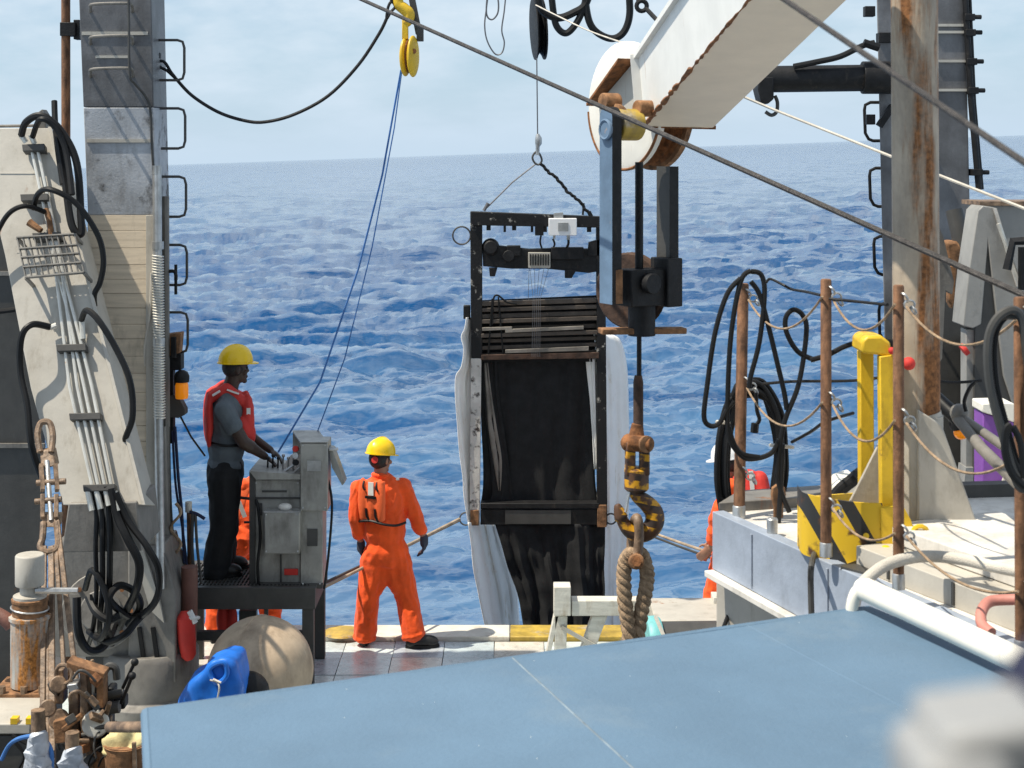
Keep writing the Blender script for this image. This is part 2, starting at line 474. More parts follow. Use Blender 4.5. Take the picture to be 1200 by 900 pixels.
def stripes(name, ca, cb, scale, direction, dist=0.0, duty=0.5, off=0.0, nscale=2.0, rough=0.5, wear=0.57):
    m = bpy.data.materials.new(name); m.use_nodes = True
    N, L = m.node_tree.nodes, m.node_tree.links
    p = N['Principled BSDF']; p.inputs['Roughness'].default_value = rough
    t = N.new('ShaderNodeTexCoord')
    d = N.new('ShaderNodeVectorMath'); d.operation = 'DOT_PRODUCT'; d.inputs[1].default_value = direction
    L.new(t.outputs['Object'], d.inputs[0])
    nz = N.new('ShaderNodeTexNoise'); nz.inputs['Scale'].default_value = nscale; nz.inputs['Detail'].default_value = 4
    L.new(t.outputs['Object'], nz.inputs['Vector'])
    a = N.new('ShaderNodeMath'); a.operation = 'MULTIPLY_ADD'; a.inputs[1].default_value = dist; L.new(nz.outputs['Fac'], a.inputs[0]); L.new(d.outputs['Value'], a.inputs[2])
    s = N.new('ShaderNodeMath'); s.operation = 'MULTIPLY_ADD'; s.inputs[1].default_value = scale; s.inputs[2].default_value = off; L.new(a.outputs[0], s.inputs[0])
    f = N.new('ShaderNodeMath'); f.operation = 'FRACT'; L.new(s.outputs[0], f.inputs[0])
    g = N.new('ShaderNodeMath'); g.operation = 'GREATER_THAN'; g.inputs[1].default_value = duty; L.new(f.outputs[0], g.inputs[0])
    x = N.new('ShaderNodeMix'); x.data_type = 'RGBA'; x.inputs['A'].default_value = (*ca, 1); x.inputs['B'].default_value = (*cb, 1)
    L.new(g.outputs[0], x.inputs['Factor'])
    n2 = N.new('ShaderNodeTexNoise'); n2.inputs['Scale'].default_value = 16; n2.inputs['Detail'].default_value = 6; L.new(t.outputs['Object'], n2.inputs['Vector'])
    r2 = N.new('ShaderNodeValToRGB'); r2.color_ramp.elements[0].position = wear; r2.color_ramp.elements[1].position = wear + 0.1; L.new(n2.outputs['Fac'], r2.inputs['Fac'])
    y = N.new('ShaderNodeMix'); y.data_type = 'RGBA'; y.inputs['B'].default_value = (0.10, 0.045, 0.02, 1)
    L.new(r2.outputs['Color'], y.inputs['Factor']); L.new(x.outputs['Result'], y.inputs['A']); L.new(y.outputs['Result'], p.inputs['Base Color'])
    return m
M_hook = stripes('striped_hook_paint', (0.62, 0.30, 0.01), (0.035, 0.022, 0.016), 13.0, (0.15, 0.1, 1.0), 0.09, 0.5, wear=0.46)

# ------------------------------------------------------------------ sea
def wave_tile(N_, L_, wind, seed, kpow=4.0, spread=3):
    g = np.random.default_rng(seed)
    k = np.fft.fftfreq(N_, d=L_ / N_) * 2 * np.pi
    kx, ky = np.meshgrid(k, k, indexing='ij')
    kk = np.sqrt(kx ** 2 + ky ** 2); kk[0, 0] = 1
    w = np.array(wind) / np.linalg.norm(wind)
    cosf = np.abs((kx * w[0] + ky * w[1]) / kk)
    kp = 2 * np.pi / (L_ / 4.5)
    S = np.exp(-1.0 * (kp / kk) ** 2) / kk ** kpow * (0.15 + cosf ** spread)
    S[0, 0] = 0
    h = np.fft.ifft2(np.sqrt(S) * (g.normal(size=(N_, N_)) + 1j * g.normal(size=(N_, N_))))
    hk = np.fft.fft2(h.real)
    dx = np.fft.ifft2(1j * kx / kk * hk).real
    dy = np.fft.ifft2(1j * ky / kk * hk).real
    s = h.real.std()
    return h.real / s, dx / s, dy / s, L_

def samp(tile, x, y, which=0):
    a = tile[which]; L_ = tile[3]; n = a.shape[0]
    u = (x / L_ * n) % n; v = (y / L_ * n) % n
    i = np.floor(u).astype(int) % n; j = np.floor(v).astype(int) % n
    fu, fv = u - np.floor(u), v - np.floor(v)
    i2, j2 = (i + 1) % n, (j + 1) % n
    return a[i, j] * (1 - fu) * (1 - fv) + a[i2, j] * fu * (1 - fv) + a[i, j2] * (1 - fu) * fv + a[i2, j2] * fu * fv

SEA = -2.7
H = CZ - SEA
q = np.concatenate([np.array([0.35, 0.8, 1.4]), np.arange(2.0, 560, 1.3), np.arange(560, 1500, 12.0)])     # screen rows below the horizon
Dr = (F * H / q)[::-1]
kx_ = np.concatenate([np.linspace(-1.6, -0.40, 50)[:-1], np.linspace(-0.40, 0.40, 400), np.linspace(0.40, 1.6, 50)[1:]])
DD, KK = np.meshgrid(Dr, kx_, indexing='ij')
X, Y = DD * KK, DD.copy()
tA = wave_tile(512, 97.0, (0.25, 1.0), 3, 3.8, 3)
tB = wave_tile(512, 23.0, (-0.15, 1.0), 5, 3.7, 2)
tC = wave_tile(256, 8.3, (0.1, 1.0), 9, 3.6, 3)
fa = 1 / (1 + (DD / 2500) ** 2); fb = 1 / (1 + (DD / 900) ** 2); fc = 1 / (1 + (DD / 110) ** 2)
calm = 1 - 0.62 * np.exp(-((DD - 22) / 20.0) ** 2)                     # smooth slick in the ship's wake
ca, sa = math.cos(0.12), math.sin(0.12)
XB, YB = X * ca - Y * sa, X * sa + Y * ca
XC, YC = X * math.cos(-.2) - Y * math.sin(-.2), X * math.sin(-.2) + Y * math.cos(-.2)
Z = 0.15 * fa * samp(tA, X, Y) * (0.55 + 0.45 * calm) + 0.125 * fb * calm * samp(tB, XB, YB) + 0.024 * fc * calm * samp(tC, XC, YC)
X2 = X - 0.15 * fa * samp(tA, X, Y, 1) - .10 * fb * calm * samp(tB, XB, YB, 1); Y2 = Y - 0.15 * fa * samp(tA, X, Y, 2) - .10 * fb * calm * samp(tB, XB, YB, 2)
nr, nc = X.shape
co = np.stack([X2, Y2, SEA + ROLL * X2 + Z], -1).reshape(-1, 3)
idx = np.arange(nr * nc).reshape(nr, nc)
quads = np.stack([idx[:-1, :-1], idx[:-1, 1:], idx[1:, 1:], idx[1:, :-1]], -1).reshape(-1, 4)
me = bpy.data.meshes.new('sea')
me.vertices.add(len(co)); me.vertices.foreach_set('co', co.ravel())
me.loops.add(quads.size); me.loops.foreach_set('vertex_index', quads.ravel().astype(np.int32))
me.polygons.add(len(quads)); me.polygons.foreach_set('loop_start', np.arange(0, quads.size, 4, dtype=np.int32))
me.polygons.foreach_set('use_smooth', np.ones(len(quads), bool))
me.update(calc_edges=True); me.validate()
sea = bpy.data.objects.new('sea', me); COL.objects.link(sea); sea['kind'] = 'structure'
if me.polygons[10].normal.z < 0:
    me.flip_normals()
m = bpy.data.materials.new('sea_water'); m.use_nodes = True
N, L = m.node_tree.nodes, m.node_tree.links
p = N['Principled BSDF']
p.inputs['IOR'].default_value = 1.8
p.inputs['Roughness'].default_value = 0.06
t = N.new('ShaderNodeTexCoord')
def snoise(sc3, scale, det, rough_):
    a = N.new('ShaderNodeMapping'); a.inputs['Scale'].default_value = sc3; a.inputs['Rotation'].default_value = (0, 0, 0.15); L.new(t.outputs['Object'], a.inputs['Vector'])
    n = N.new('ShaderNodeTexNoise'); n.inputs['Scale'].default_value = scale; n.inputs['Detail'].default_value = det; n.inputs['Roughness'].default_value = rough_
    L.new(a.outputs[0], n.inputs['Vector']); return n.outputs['Fac']
geo_ = N.new('ShaderNodeNewGeometry'); sxyz = N.new('ShaderNodeSeparateXYZ'); L.new(geo_.outputs['Position'], sxyz.inputs[0])
def yramp(stops):
    mr = N.new('ShaderNodeMapRange'); mr.inputs['From Min'].default_value = 10; mr.inputs['From Max'].default_value = 1000
    lg = N.new('ShaderNodeMath'); lg.operation = 'LOGARITHM'; lg.inputs[1].default_value = 10; L.new(sxyz.outputs['Y'], lg.inputs[0])
    fc_ = N.new('ShaderNodeFloatCurve'); L.new(lg.outputs[0], fc_.inputs['Value'])
    mr.inputs['From Min'].default_value = 1.0; mr.inputs['From Max'].default_value = 3.0; L.new(lg.outputs[0], mr.inputs['Value'])
    r = N.new('ShaderNodeValToRGB'); L.new(mr.outputs[0], r.inputs['Fac'])
    e_ = r.color_ramp.elements
    for k, (pos, val) in enumerate(stops):
        el = e_[k] if k < 2 else e_.new(pos)
        el.position = pos; el.color = (val, val, val, 1)
    N.remove(fc_)
    return r.outputs['Color']
# short ripples close to the ship are damped by its wake, the open water is rougher (stops: log10 of metres astern, 10 m to 1 km)
b1 = N.new('ShaderNodeBump'); b1.inputs['Strength'].default_value = 1.0
L.new(yramp([(0.0, .018), (1.0, .14), (.30, .024), (.45, .045)]), b1.inputs['Distance'])
L.new(snoise((0.5, 1.0, 1), 1.5, 4, 0.55), b1.inputs['Height'])
b2 = N.new('ShaderNodeBump'); b2.inputs['Strength'].default_value = 1.0
mul = N.new('ShaderNodeMath'); mul.operation = 'MULTIPLY'; mul.inputs[1].default_value = 2.0
L.new(yramp([(0.0, .06), (1.0, .95), (.30, .07), (.50, .16)]), mul.inputs[0]); L.new(mul.outputs[0], b2.inputs['Distance'])
L.new(snoise((0.6, 1.0, 1), 0.16, 4, 0.55), b2.inputs['Height']); L.new(b1.outputs[0], b2.inputs['Normal'])
L.new(b2.outputs[0], p.inputs['Normal'])
cmix = N.new('ShaderNodeMix'); cmix.data_type = 'RGBA'
cmix.inputs['A'].default_value = (0.0004, 0.034, 0.115, 1); cmix.inputs['B'].default_value = (0.0008, 0.058, 0.180, 1)
L.new(snoise((1, 1, 1), 0.07, 3, 0.5), cmix.inputs['Factor'])
# pale aerated streaks near the stern; their colour also stands in for sky sheen
wake_sheen = N.new('ShaderNodeValToRGB'); wake_sheen.color_ramp.elements[0].position = .36; wake_sheen.color_ramp.elements[1].position = .64
L.new(snoise((0.16, 0.8, 1), 0.55, 5, 0.6), wake_sheen.inputs['Fac'])
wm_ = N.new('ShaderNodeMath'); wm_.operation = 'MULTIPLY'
L.new(wake_sheen.outputs['Color'], wm_.inputs[0]); L.new(yramp([(0.0, .50), (.48, 0.0), (.34, .40)]), wm_.inputs[1])
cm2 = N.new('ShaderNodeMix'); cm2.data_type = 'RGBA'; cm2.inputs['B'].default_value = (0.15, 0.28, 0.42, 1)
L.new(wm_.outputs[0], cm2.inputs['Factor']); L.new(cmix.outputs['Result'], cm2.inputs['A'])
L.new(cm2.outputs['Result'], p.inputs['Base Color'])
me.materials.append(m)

# ------------------------------------------------------------------ aft deck
DK = 13.42                                                             # stern edge
hull = MB().hexa([V((-4.4, -6, -4.2)), V((4.6, -6, -4.2)), V((4.6, DK - 0.25, -4.2)), V((-4.4, DK - 0.25, -4.2)), V((-4.4, -6, -0.03)), V((4.6, -6, -0.03)), V((4.6, DK - 0.02, -0.03)), V((-4.4, DK - 0.02, -0.03))])
deck = hull.build('deck', M_greyd, loc=(0, 0, 0)); deck['kind'] = 'structure'
tm = []
for nm, c_ in (('pale_deck_tile', (0.55, 0.61, 0.60)), ('grey_deck_tile', (0.47, 0.53, 0.54)), ('beige_deck_tile', (0.60, 0.57, 0.51)), ('wet_deck_tile', (0.40, 0.43, 0.46))):
    tm.append(mat(nm, c_, 0.28, var=0.14, vscale=6, dirt=0.35, dirtcol=(0.22, 0.21, 0.20), bump=0.12))
TS = 0.42
tmesh = []
for m_ in tm:
    b = MB().box((0, 0, -0.013), (TS - 0.006, TS - 0.006, 0.026))
    o_ = b.build('deck_tile', m_, loc=(0, 0, 0)); tmesh.append(o_.data); bpy.data.objects.remove(o_)
yt = DK - 0.34 - TS / 2
r_ = random.Random(5)
for j in range(8):
    for i in range(-8, 11):
        o_ = bpy.data.objects.new('deck_tile', tmesh[r_.choices((0, 1, 2, 3), (5, 4, 1, 1))[0]])
        COL.objects.link(o_); o_.parent = deck
        o_.location = (i * TS + 0.06, yt - j * TS, r_.uniform(-0.003, 0.003) - 0.002)
        o_.rotation_euler = (r_.uniform(-.003, .003), r_.uniform(-.003, .003), r_.uniform(-.006, .006))
for x0, x1, m_ in ((-4.3, -0.02, M_wood), (-0.015, 1.02, M_ochre), (1.025, 4.5, M_wood)):
    MB().box(((x0 + x1) / 2, DK - 0.165, 0.012), (x1 - x0, 0.33, 0.05)).build('stern_sill', m_, deck, bev=0.008)
b = MB(); b.tube([V((-1.455, 13.2, 0.036)), V((-1.455, 13.2, 0.047))], [0.17, 0.16], 20)
b.build('painted_spot', M_ochre, deck)

# deckhouse block behind the camera, unseen, added to hold back sky light
dh = MB(); dh.box((.2, -5.0, 4.4), (8.4, 6.0, 9.0)).build('deckhouse_sky_block', M_greyl, loc=(0, 0, 0))['kind'] = 'structure'

# ------------------------------------------------------------------ left A-frame leg
TD = 11.6
t = thing('a_frame_leg', 'tall grey steel A-frame leg with ladder hoops, behind the sloping hydraulic arm on the left', 'mast', (-2.95, TD + 0.3, 0), 'legs of the stern A-frame')
e45 = V((0, .45, 0))
b = MB(); b.hexa([P(103, 252, TD), P(183, 252, TD), P(183, 252, TD) + e45, P(103, 252, TD) + e45, P(97.6, 126, TD), P(180, 126, TD), P(180, 126, TD) + e45, P(97.6, 126, TD) + e45]); b.build('middle_column', M_scorch, t, bev=.006)
b = MB(); b.hexa([P(97.6, 125.6, TD), P(180, 125.6, TD), P(180, 125.6, TD) + e45, P(97.6, 125.6, TD) + e45, P(90, -60, TD), P(176, -60, TD), P(176, -60, TD) + e45, P(90, -60, TD) + e45])
up = b.build('upper_column', M_tower, t, bev=0.008)
b = MB()
for y in (37, 163): b.pbox(94 + y * 0.045, y, 172 + y * .03, y + 4, TD - 0.012, 0.02)
b.pbox(112, 65, 150, 68, TD - 0.012, 0.02)
b.each('weld_seam', M_greyl, up)
# worn boards cladding the lower leg
b = MB(); b.hexa([P(100, 825, TD - .27), P(188, 825, TD - .27), P(188, 825, TD + .45), P(100, 825, TD + .45), P(103, 253, TD + .03), P(185, 253, TD + .03), P(185, 253, TD + .45), P(103, 253, TD + .45)])
low = b.build('lower_column', M_greyd, t)
y = 252.0; k = 0
while y < 700:
    h_ = 19.5 + random.uniform(-3, 3)
    xl = 103 + random.uniform(-.5, .5); xr = 184 + (y - 252) * 0.006
    T0, T1 = TD - .28 * (y - 252) / 450, TD - .28 * (y + h_ - 252) / 450
    MB().hexa([P(xl, y + h_ - .4, T1), P(xr, y + h_ - .4, T1), P(xr, y + h_ - .4, T1) + V((0, .06, 0)), P(xl, y + h_ - .4, T1) + V((0, .06, 0)), P(xl, y, T0), P(xr, y, T0), P(xr, y, T0) + V((0, .06, 0)), P(xl, y, T0) + V((0, .06, 0))]).build('plank', M_plank, low, bev=0.002)
    y += h_
b = MB(); b.bar(P(178, 252, TD - .012), P(179, 700, TD - .292), W(14, TD), .012, (0, 1, 0))
b.build('edge_strip', M_greyl, low, bev=.003)
# handholds on the right flank
for i, y in enumerate((47, 127, 207, 287, 366)):
    x0 = 175 + i * 2.4; x1 = 216 + i * 1
    dq = TD + 0.22
    pts = [P(x0 - 4, y, dq), P(x1 - 8, y, dq), P(x1 - 2, y + 2, dq), P(x1, y + 9, dq), P(x1, y + 38, dq), P(x1 - 2, y + 45, dq), P(x1 - 8, y + 47, dq), P(x0 - 4, y + 47, dq)]
    MB().tube(pts, 0.0105, 8).build('ladder_hoop', M_greyd, t)
for y in (6, 44, 82):
    c_ = [P(106, y + 8, TD + .01), P(106, y + 3, TD - .10), P(110, y - 1, TD - .14), P(150, y - 2, TD - .14), P(155, y + 2, TD - .10), P(155, y + 8, TD + .01)]
    MB().tube(spl(c_, 4), 0.012, 8).build('rung', M_grey, t)
MB().tube(spl([P(150, -60, TD - .15), P(151, 20, TD - .15), P(152, 85, TD - .15), P(158, 98, TD - .12), P(170, 112, TD - .05), P(176, 128, TD - .02), P(178, 170, TD - .02), P(180, 200, TD - .02)], 6), 0.010, 8).each('conduit', M_greyd, t)
b = MB(); b.tube([P(184, 198, TD - .02), P(185, 400, TD - .14), P(188, 690, TD - .33)], .035, 10)
b.tube([P(184, 194, TD - .02), P(184, 204, TD - .02)], .04, 10); b.tube([P(185, 283, TD - .07), P(185, 292, TD - .07)], .046, 10); b.tube([P(186, 396, TD - .14), P(186, 405, TD - .14)], .046, 10)
b.each('conduit', M_galv, t)
b = MB()
for i in range(60):
    yy = 300 + i * 3.2
    b.torus(P(185 + (yy - 300) * .01, yy, TD - .02 - .12 * (yy - 198) / 202), (0.12, 0, 1), .040, .007, 10, 5)
o_ = b.build('spiral_wrap', M_steelw, t); o_['kind'] = 'stuff'
b = MB(); b.tube([P(194, 230, TD + .1), P(195, 500, TD + .1), P(198, 800, TD + .1)], .028, 8); b.tube([P(190, 500, TD + .02), P(200, 810, TD + .02)], .03, 8)
b.each('conduit', M_grey, t)
b = MB(); b.pbox(176, 50, 179, 76, TD + .2, .1); b.pprism([(176, 54), (187, 62), (187, 68), (176, 76)], TD + .22, .05)
b.build('pad_eye', M_blacks, t)
b = MB(); b.pprism([(195, 392), (212, 390), (210, 414), (195, 418)], TD + .1, .12)
b.build('junction_box', M_rustl, t, bev=.005)
b = MB(); b.pbox(194, 415, 212, 434, TD + .12, .12); b.pbox(194, 430, 203, 520, TD + .14, .08); b.pbox(200, 395, 206, 420, TD + .08, .05)
b.each('bracket', M_blacks, t, bev=.005)
b = MB(); b.pprism([(199, 464), (208, 463), (217, 480), (217, 486), (209, 490), (199, 489)], TD + .1, .10)
b.build('floodlight_shade', M_greyd, t, bev=.004)
b = MB(); b.cyl(P(206, 345, TD + .15), P(206, 310, TD + .15), .012, 8)
b.tube(spl([P(197, 318, TD + .1), P(204, 318, TD + .1), P(206, 322, TD + .1), P(206, 328, TD + .1)], 3), .014, 8)
b.build('tap', M_blacks, t)
# hinge base drum
b = MB(); c0 = V((-2.72, 11.55, 0)); b.lathe([(.42, 0), (.42, .10), (.36, .13), (.36, .42), (.33, .46)], c0, n=32)
b.build('base_drum', M_grey, t, bev=.006)
b = MB(); b.pprism([(150, 640), (190, 640), (206, 700), (206, 800), (150, 800)], 11.28, .5); b.pbox(60, 640, 152, 770, 11.32, .45)
b.build('base_housing', M_grey, t, bev=.01)
b = MB(); b.cyl(P(118, 716, 11.32), P(118, 716, 11.25), .28, 32); b.cyl(P(118, 716, 11.26), P(118, 716, 11.20), .15, 24)
b.build('hinge_plate', M_grey, t, bev=.008)
b = MB()
for k in range(8):
    a = k * math.pi / 4
    b.cyl(P(118, 716, 11.26) + V((math.cos(a) * .22, 0, math.sin(a) * .22)), P(118, 716, 11.225) + V((math.cos(a) * .22, 0, math.sin(a) * .22)), .018, 6)
b.each('bolt', M_rust, t)
for x_ in (164, 180):
    b = MB(); b.bar(P(x_ - 1, 735, 11.27), P(x_ + 4, 770, 11.27), .03, .02, (0, 1, 0)); b.build('slot', M_black, t)
b = MB(); b.pprism([(162, 590), (166, 640), (186, 700), (192, 730), (176, 715), (160, 660)], 11.25, .03)
b.build('stiffener', M_greyl, t)

b = MB(); b.lathe([(.045, 0), (.05, .02), (.05, .10), (.042, .13), (.02, .145)], P(213, 467, TD + .05), n=16)
t2 = thing('warning_lamp', 'amber glowing warning lamp with black cap on the left A-frame leg', 'lamp', P(213, 467, TD + .05))
b.build('glass', M_amber, t2)
b = MB(); b.lathe([(.055, .125), (.058, .15), (.058, .17), (.045, .20), (.02, .215)], P(213, 467, TD + .05), n=16); b.pbox(204, 440, 208, 452, TD + .03, .04)
b.build('cap', M_black, t2)

# rusty standpipe and its clamp beside the leg
t = thing('rusty_standpipe', 'rust-brown standpipe with black clamp, left of the A-frame leg ladder', 'pipe', P(78, 800, 12.0))
b = MB(); b.cyl(P(78, 820, 12.0), P(77, -60, 12.0), .035, 14); b.build('pipe', M_stan, t)
b = MB(); b.pbox(70, 26, 88, 42, 11.95, .12); b.pbox(86, 23, 93, 46, 11.98, .1); b.build('clamp', M_blacks, t, bev=.004)

# dark bulkhead panel at far left
t = thing('bulkhead_panel', 'dark grey steel bulkhead panel at the far left edge', 'bulkhead', P(15, 800, 11.9))
b = MB(); b.pbox(-140, 240, 50, 900, 11.9, .06); b.build('plate', M_greyd, t)
b = MB(); b.pbox(-140, 318, 52, 323, 11.87, .03); b.pbox(-140, 520, 52, 525, 11.87, .03); b.each('seam', M_grey, t)
b = MB(); b.tube(sag(P(-40, 362, 11.7), P(20, 362, 11.7), .02), .02, 8); b.build('cable', M_black, t)

# ------------------------------------------------------------------ sloping hydraulic arm
t = thing('hydraulic_arm', 'pale grey sloping hydraulic arm carrying steel pipes and black hoses', 'crane arm', P(120, 700, 10.9))
def AP(px, py):                                                        # a point on the arm's upper face: it leans back from foot to head
    u = (py - 140) / 460.0
    return P(px, py, 11.35 - 1.0 * u)
arm_n = V((0, -0.92, 0.39))
face = [(-14, 150), (50, 148), (84, 250), (108, 340), (160, 592), (78, 596), (36, 440), (12, 230)]
q4 = [AP(0, 150), AP(56, 150), AP(160, 592), AP(80, 592)]
b = MB(); b.prism([AP(*c_) for c_ in ((-30, 150), (57, 150), (167, 592), (74, 592), (36, 455), (6, 300))], (-.02, .50, -.12))
body = b.build('beam', M_greyl, t, bev=.006)
b = MB(); b.prism([AP(57, 150) + arm_n * .001, AP(61, 150) + arm_n * .001, AP(171, 592) + arm_n * .001, AP(167, 592) + arm_n * .001], arm_n * .022); b.build('edge_lip', M_greyl, body)
for u_ in (.12, .33, .62, .86):
    b = MB(); b.bar(AP(-14 + 94 * u_ + 3, 150 + 442 * u_) + arm_n * .003, AP(57 + 110 * u_ - 2, 150 + 442 * u_) + arm_n * .003, .012, .008, arm_n); b.build('weld_bead', M_greyl, body)
b = MB(); b.pprism([(80, 590), (160, 588), (166, 646), (72, 648)], 10.34, .55); b.build('foot_block', M_grey, t, bev=.01)
b = MB(); b.tube([AP(-14, 152) + V((-.4, .1, .02)), AP(38, 150) + V((0, .1, .02))], .012, 8); b.pprism([(44, 132), (49, 128), (54, 136), (53, 152), (44, 152)], 11.4, .12)
b.each('head_rail', M_grey, t, bev=.004)
# pipes with clamps
off = arm_n * 0.055
runs = [[(40, 180), (55, 250), (64, 290), (84, 455), (112, 578)], [(47, 180), (62, 250), (72, 300), (93, 455), (119, 578)],
        [(56, 275), (80, 360), (101, 455), (126, 575)], [(64, 275), (90, 375), (110, 455), (133, 572)]]
for r_ in runs:
    MB().tube([AP(*c_) + off for c_ in r_], .0125, 8).build('pipe', M_steelw, t)
for x0, x1, y in ((30, 56, 175), (28, 60, 233), (42, 75, 278), (70, 104, 408), (85, 121, 488), (101, 138, 571)):
    b = MB(); b.prism([AP(x0, y) + arm_n * .02, AP(x1, y - 1) + arm_n * .02, AP(x1 + 1, y + 7) + arm_n * .02, AP(x0 + 1, y + 8) + arm_n * .02], arm_n * .075)
    c1 = b.build('pipe_clamp', M_greyd, t, bev=.004)
# the small grating
b = MB()
g0 = [(30, 290), (96, 286), (107, 330), (40, 336)]
for k in range(11):
    u = k / 10
    a = AP(30 + 66 * u, 290 - 4 * u) + arm_n * .20; c_ = AP(40 + 67 * u, 336 - 6 * u) + arm_n * .20
    b.bar(a, c_, .008, .03, arm_n)
for u in (0, .28, .5, .74, 1):
    b.bar(AP(30 + 10 * u, 290 + 46 * u) + arm_n * .205, AP(96 + 11 * u, 286 + 44 * u) + arm_n * .205, .009, .035, arm_n)
for c_ in g0:
    b.bar(AP(*c_) + arm_n * .0, AP(*c_) + arm_n * .2, .02, .02)
b.build('step_grating', M_grey, t)
# hoses
def hose(pts, r, name='hose', mt=None, par=t, seg=8):
    return MB().tube(spl(pts, seg), r * .84, 8).build(name, mt or M_black, par)
e = arm_n
hose([AP(29, 163) + e * .08, AP(40, 156) + e * .2, AP(60, 152) + e * .25, AP(80, 166) + e * .2, AP(96, 200) + e * .15, AP(99, 260) + e * .1, AP(98, 279) + e * .08, AP(88, 268) + e * .1, AP(80, 215) + e * .1, AP(74, 170) + e * .15], .032)
hose([AP(42, 165) + e * .08, AP(60, 158) + e * .28, AP(75, 165) + e * .25, AP(86, 190) + e * .2, AP(93, 240) + e * .2], .026)
hose([AP(68, 125) + e * .1, AP(69, 150) + e * .1, AP(72, 180) + e * .1, AP(78, 222) + e * .1], [.02] * 25 if False else .026)
hose([AP(44, 250) + e * .1, AP(56, 242) + e * .25, AP(75, 243) + e * .35, AP(102, 256) + e * .3, AP(122, 285) + e * .2, AP(126, 310) + e * .12, AP(120, 333) + e * .06, AP(112, 346) + e * .03, AP(106, 352) - e * .12], .024)
hose([AP(57, 254) + e * .1, AP(40, 253) + e * .2, AP(22, 260) + e * .2, AP(6, 277) + e * .15, AP(-12, 310) + e * .1], .022)
hose([AP(99, 379) + e * .08, AP(112, 376) + e * .25, AP(128, 390) + e * .3, AP(146, 420) + e * .25, AP(160, 455) + e * .2, AP(160, 492) + e * .12, AP(148, 514) + e * .02, AP(140, 520) - e * .15], .026)
hose([AP(62, 387) + e * .08, AP(47, 390) + e * .2, AP(35, 405) + e * .2, AP(30, 440) + e * .12, AP(37, 480) + e * .1, AP(40, 525) + e * .06, AP(46, 560) - e * .1], .028)
for x, y0, m_ in ((112, 590, 0), (119, 590, 1), (127, 590, 2)):
    hose([AP(x, 572) + e * .08, AP(x + 1, 600) + V((0, 0, 0)), P(x + m_, 640, 10.3), P(x + 1, 690, 10.35), P(x - 2, 730, 10.5), P(x - 8 + 6 * m_, 755, 10.8)], .020 + .003 * m_)
hose([AP(134, 575) + e * .08, P(138, 605, 10.3), P(150, 632, 10.25), P(163, 660, 10.25), P(160, 690, 10.3), P(148, 716, 10.5), P(140, 735, 10.9)], .034)
hose([AP(139, 580) + e * .08, P(150, 610, 10.3), P(172, 640, 10.25), P(186, 668, 10.25), P(184, 700, 10.3), P(168, 720, 10.4), P(150, 722, 10.7)], .028)
hose([P(90, 700, 10.5), P(92, 740, 10.45), P(104, 762, 10.5), P(122, 757, 10.6), P(135, 730, 10.8)], .034)
hose([P(100, 690, 10.6), P(108, 668, 10.35), P(122, 690, 10.3), P(128, 722, 10.3), P(118, 748, 10.4), P(104, 740, 10.6)], .026)
hose([P(150, 722, 10.5), P(136, 712, 10.35), P(128, 700, 10.3), P(140, 686, 10.35), P(158, 694, 10.4), P(164, 712, 10.5), P(150, 732, 10.6)], .030)
hose([P(112, 745, 10.5), P(128, 752, 10.4), P(146, 744, 10.35), P(160, 728, 10.4), P(172, 716, 10.5)], .030)
hose([P(104, 700, 10.45), P(112, 716, 10.35), P(126, 726, 10.32), P(140, 722, 10.35)], .034)
b = MB()
for x, y in ((109, 590), (119, 588), (129, 584), (140, 590)):
    b.cyl(AP(x - 3, y - 12) + e * .07, AP(x + 1, y + 10) + e * .05, .021, 8)
b.cyl(AP(62, 388) + e * .08, AP(70, 385) + e * .08, .02, 8); b.cyl(AP(99, 379) + e * .08, AP(100, 400) + e * .06, .02, 8)
b.cyl(AP(28, 163) + e * .08, AP(33, 170) + e * .05, .02, 8); b.cyl(AP(40, 163) + e * .08, AP(43, 172) + e * .05, .02, 8)
b.each('hose_fitting', M_steelw, t)
b = MB(); b.tube([AP(38, 265) + e * .08, AP(52, 275) + e * .08], [.03, .022], 8); b.tube(spl([AP(57, 250) + e * .08, AP(62, 265) + e * .09, AP(63, 280) + e * .08], 4), .02, 8)
b.each('valve', M_rustl, t)

# ------------------------------------------------------------------ turnbuckle and its stays
t = thing('turnbuckle', 'rusty tan turnbuckle with open links and steel stays beside the sloping arm', 'turnbuckle', P(58, 860, 9.2))
def TP(px, py):
    return P(px, py, 10.25 - 1.3 * (py - 490) / 400)
b = MB(); b.tube(spl([TP(47, 530), TP(44, 510), TP(47, 497), TP(53, 494), TP(59, 497), TP(62, 512), TP(60, 530)], 6), .021, 8); b.build('eye_link', M_tan, t)
b = MB(); b.prism([TP(46, 528), TP(62, 526), TP(66, 546), TP(48, 550)], (0, .08, 0)); b.build('jaw', M_tan, t, bev=.01)
b = MB()
for x0 in (48, 65): b.bar(TP(x0, 545), TP(x0 + 2, 575), .025, .05)
b.tube([TP(43, 566), TP(77, 564)], .02, 10); b.tube([TP(41, 588), TP(72, 585)], .02, 10)
b.each('pin_body', M_tan, t)
b = MB(); b.tube([TP(55, 540), TP(60, 610)], .016, 8); b.build('threaded_rod', M_galv, t)
b = MB()
for x0 in (50, 66): b.bar(TP(x0, 580), TP(x0, 608), .03, .05)
b.prism([TP(48, 603), TP(70, 603), TP(68, 618), TP(50, 618)], (0, .08, 0)); b.build('jaw', M_tan, t, bev=.006)
b = MB(); b.tube(spl([TP(51, 612), TP(50, 630), TP(47, 640), TP(52, 646), TP(62, 646), TP(68, 638), TP(66, 612)], 6), .021, 8); b.build('eye_link', M_tan, t)
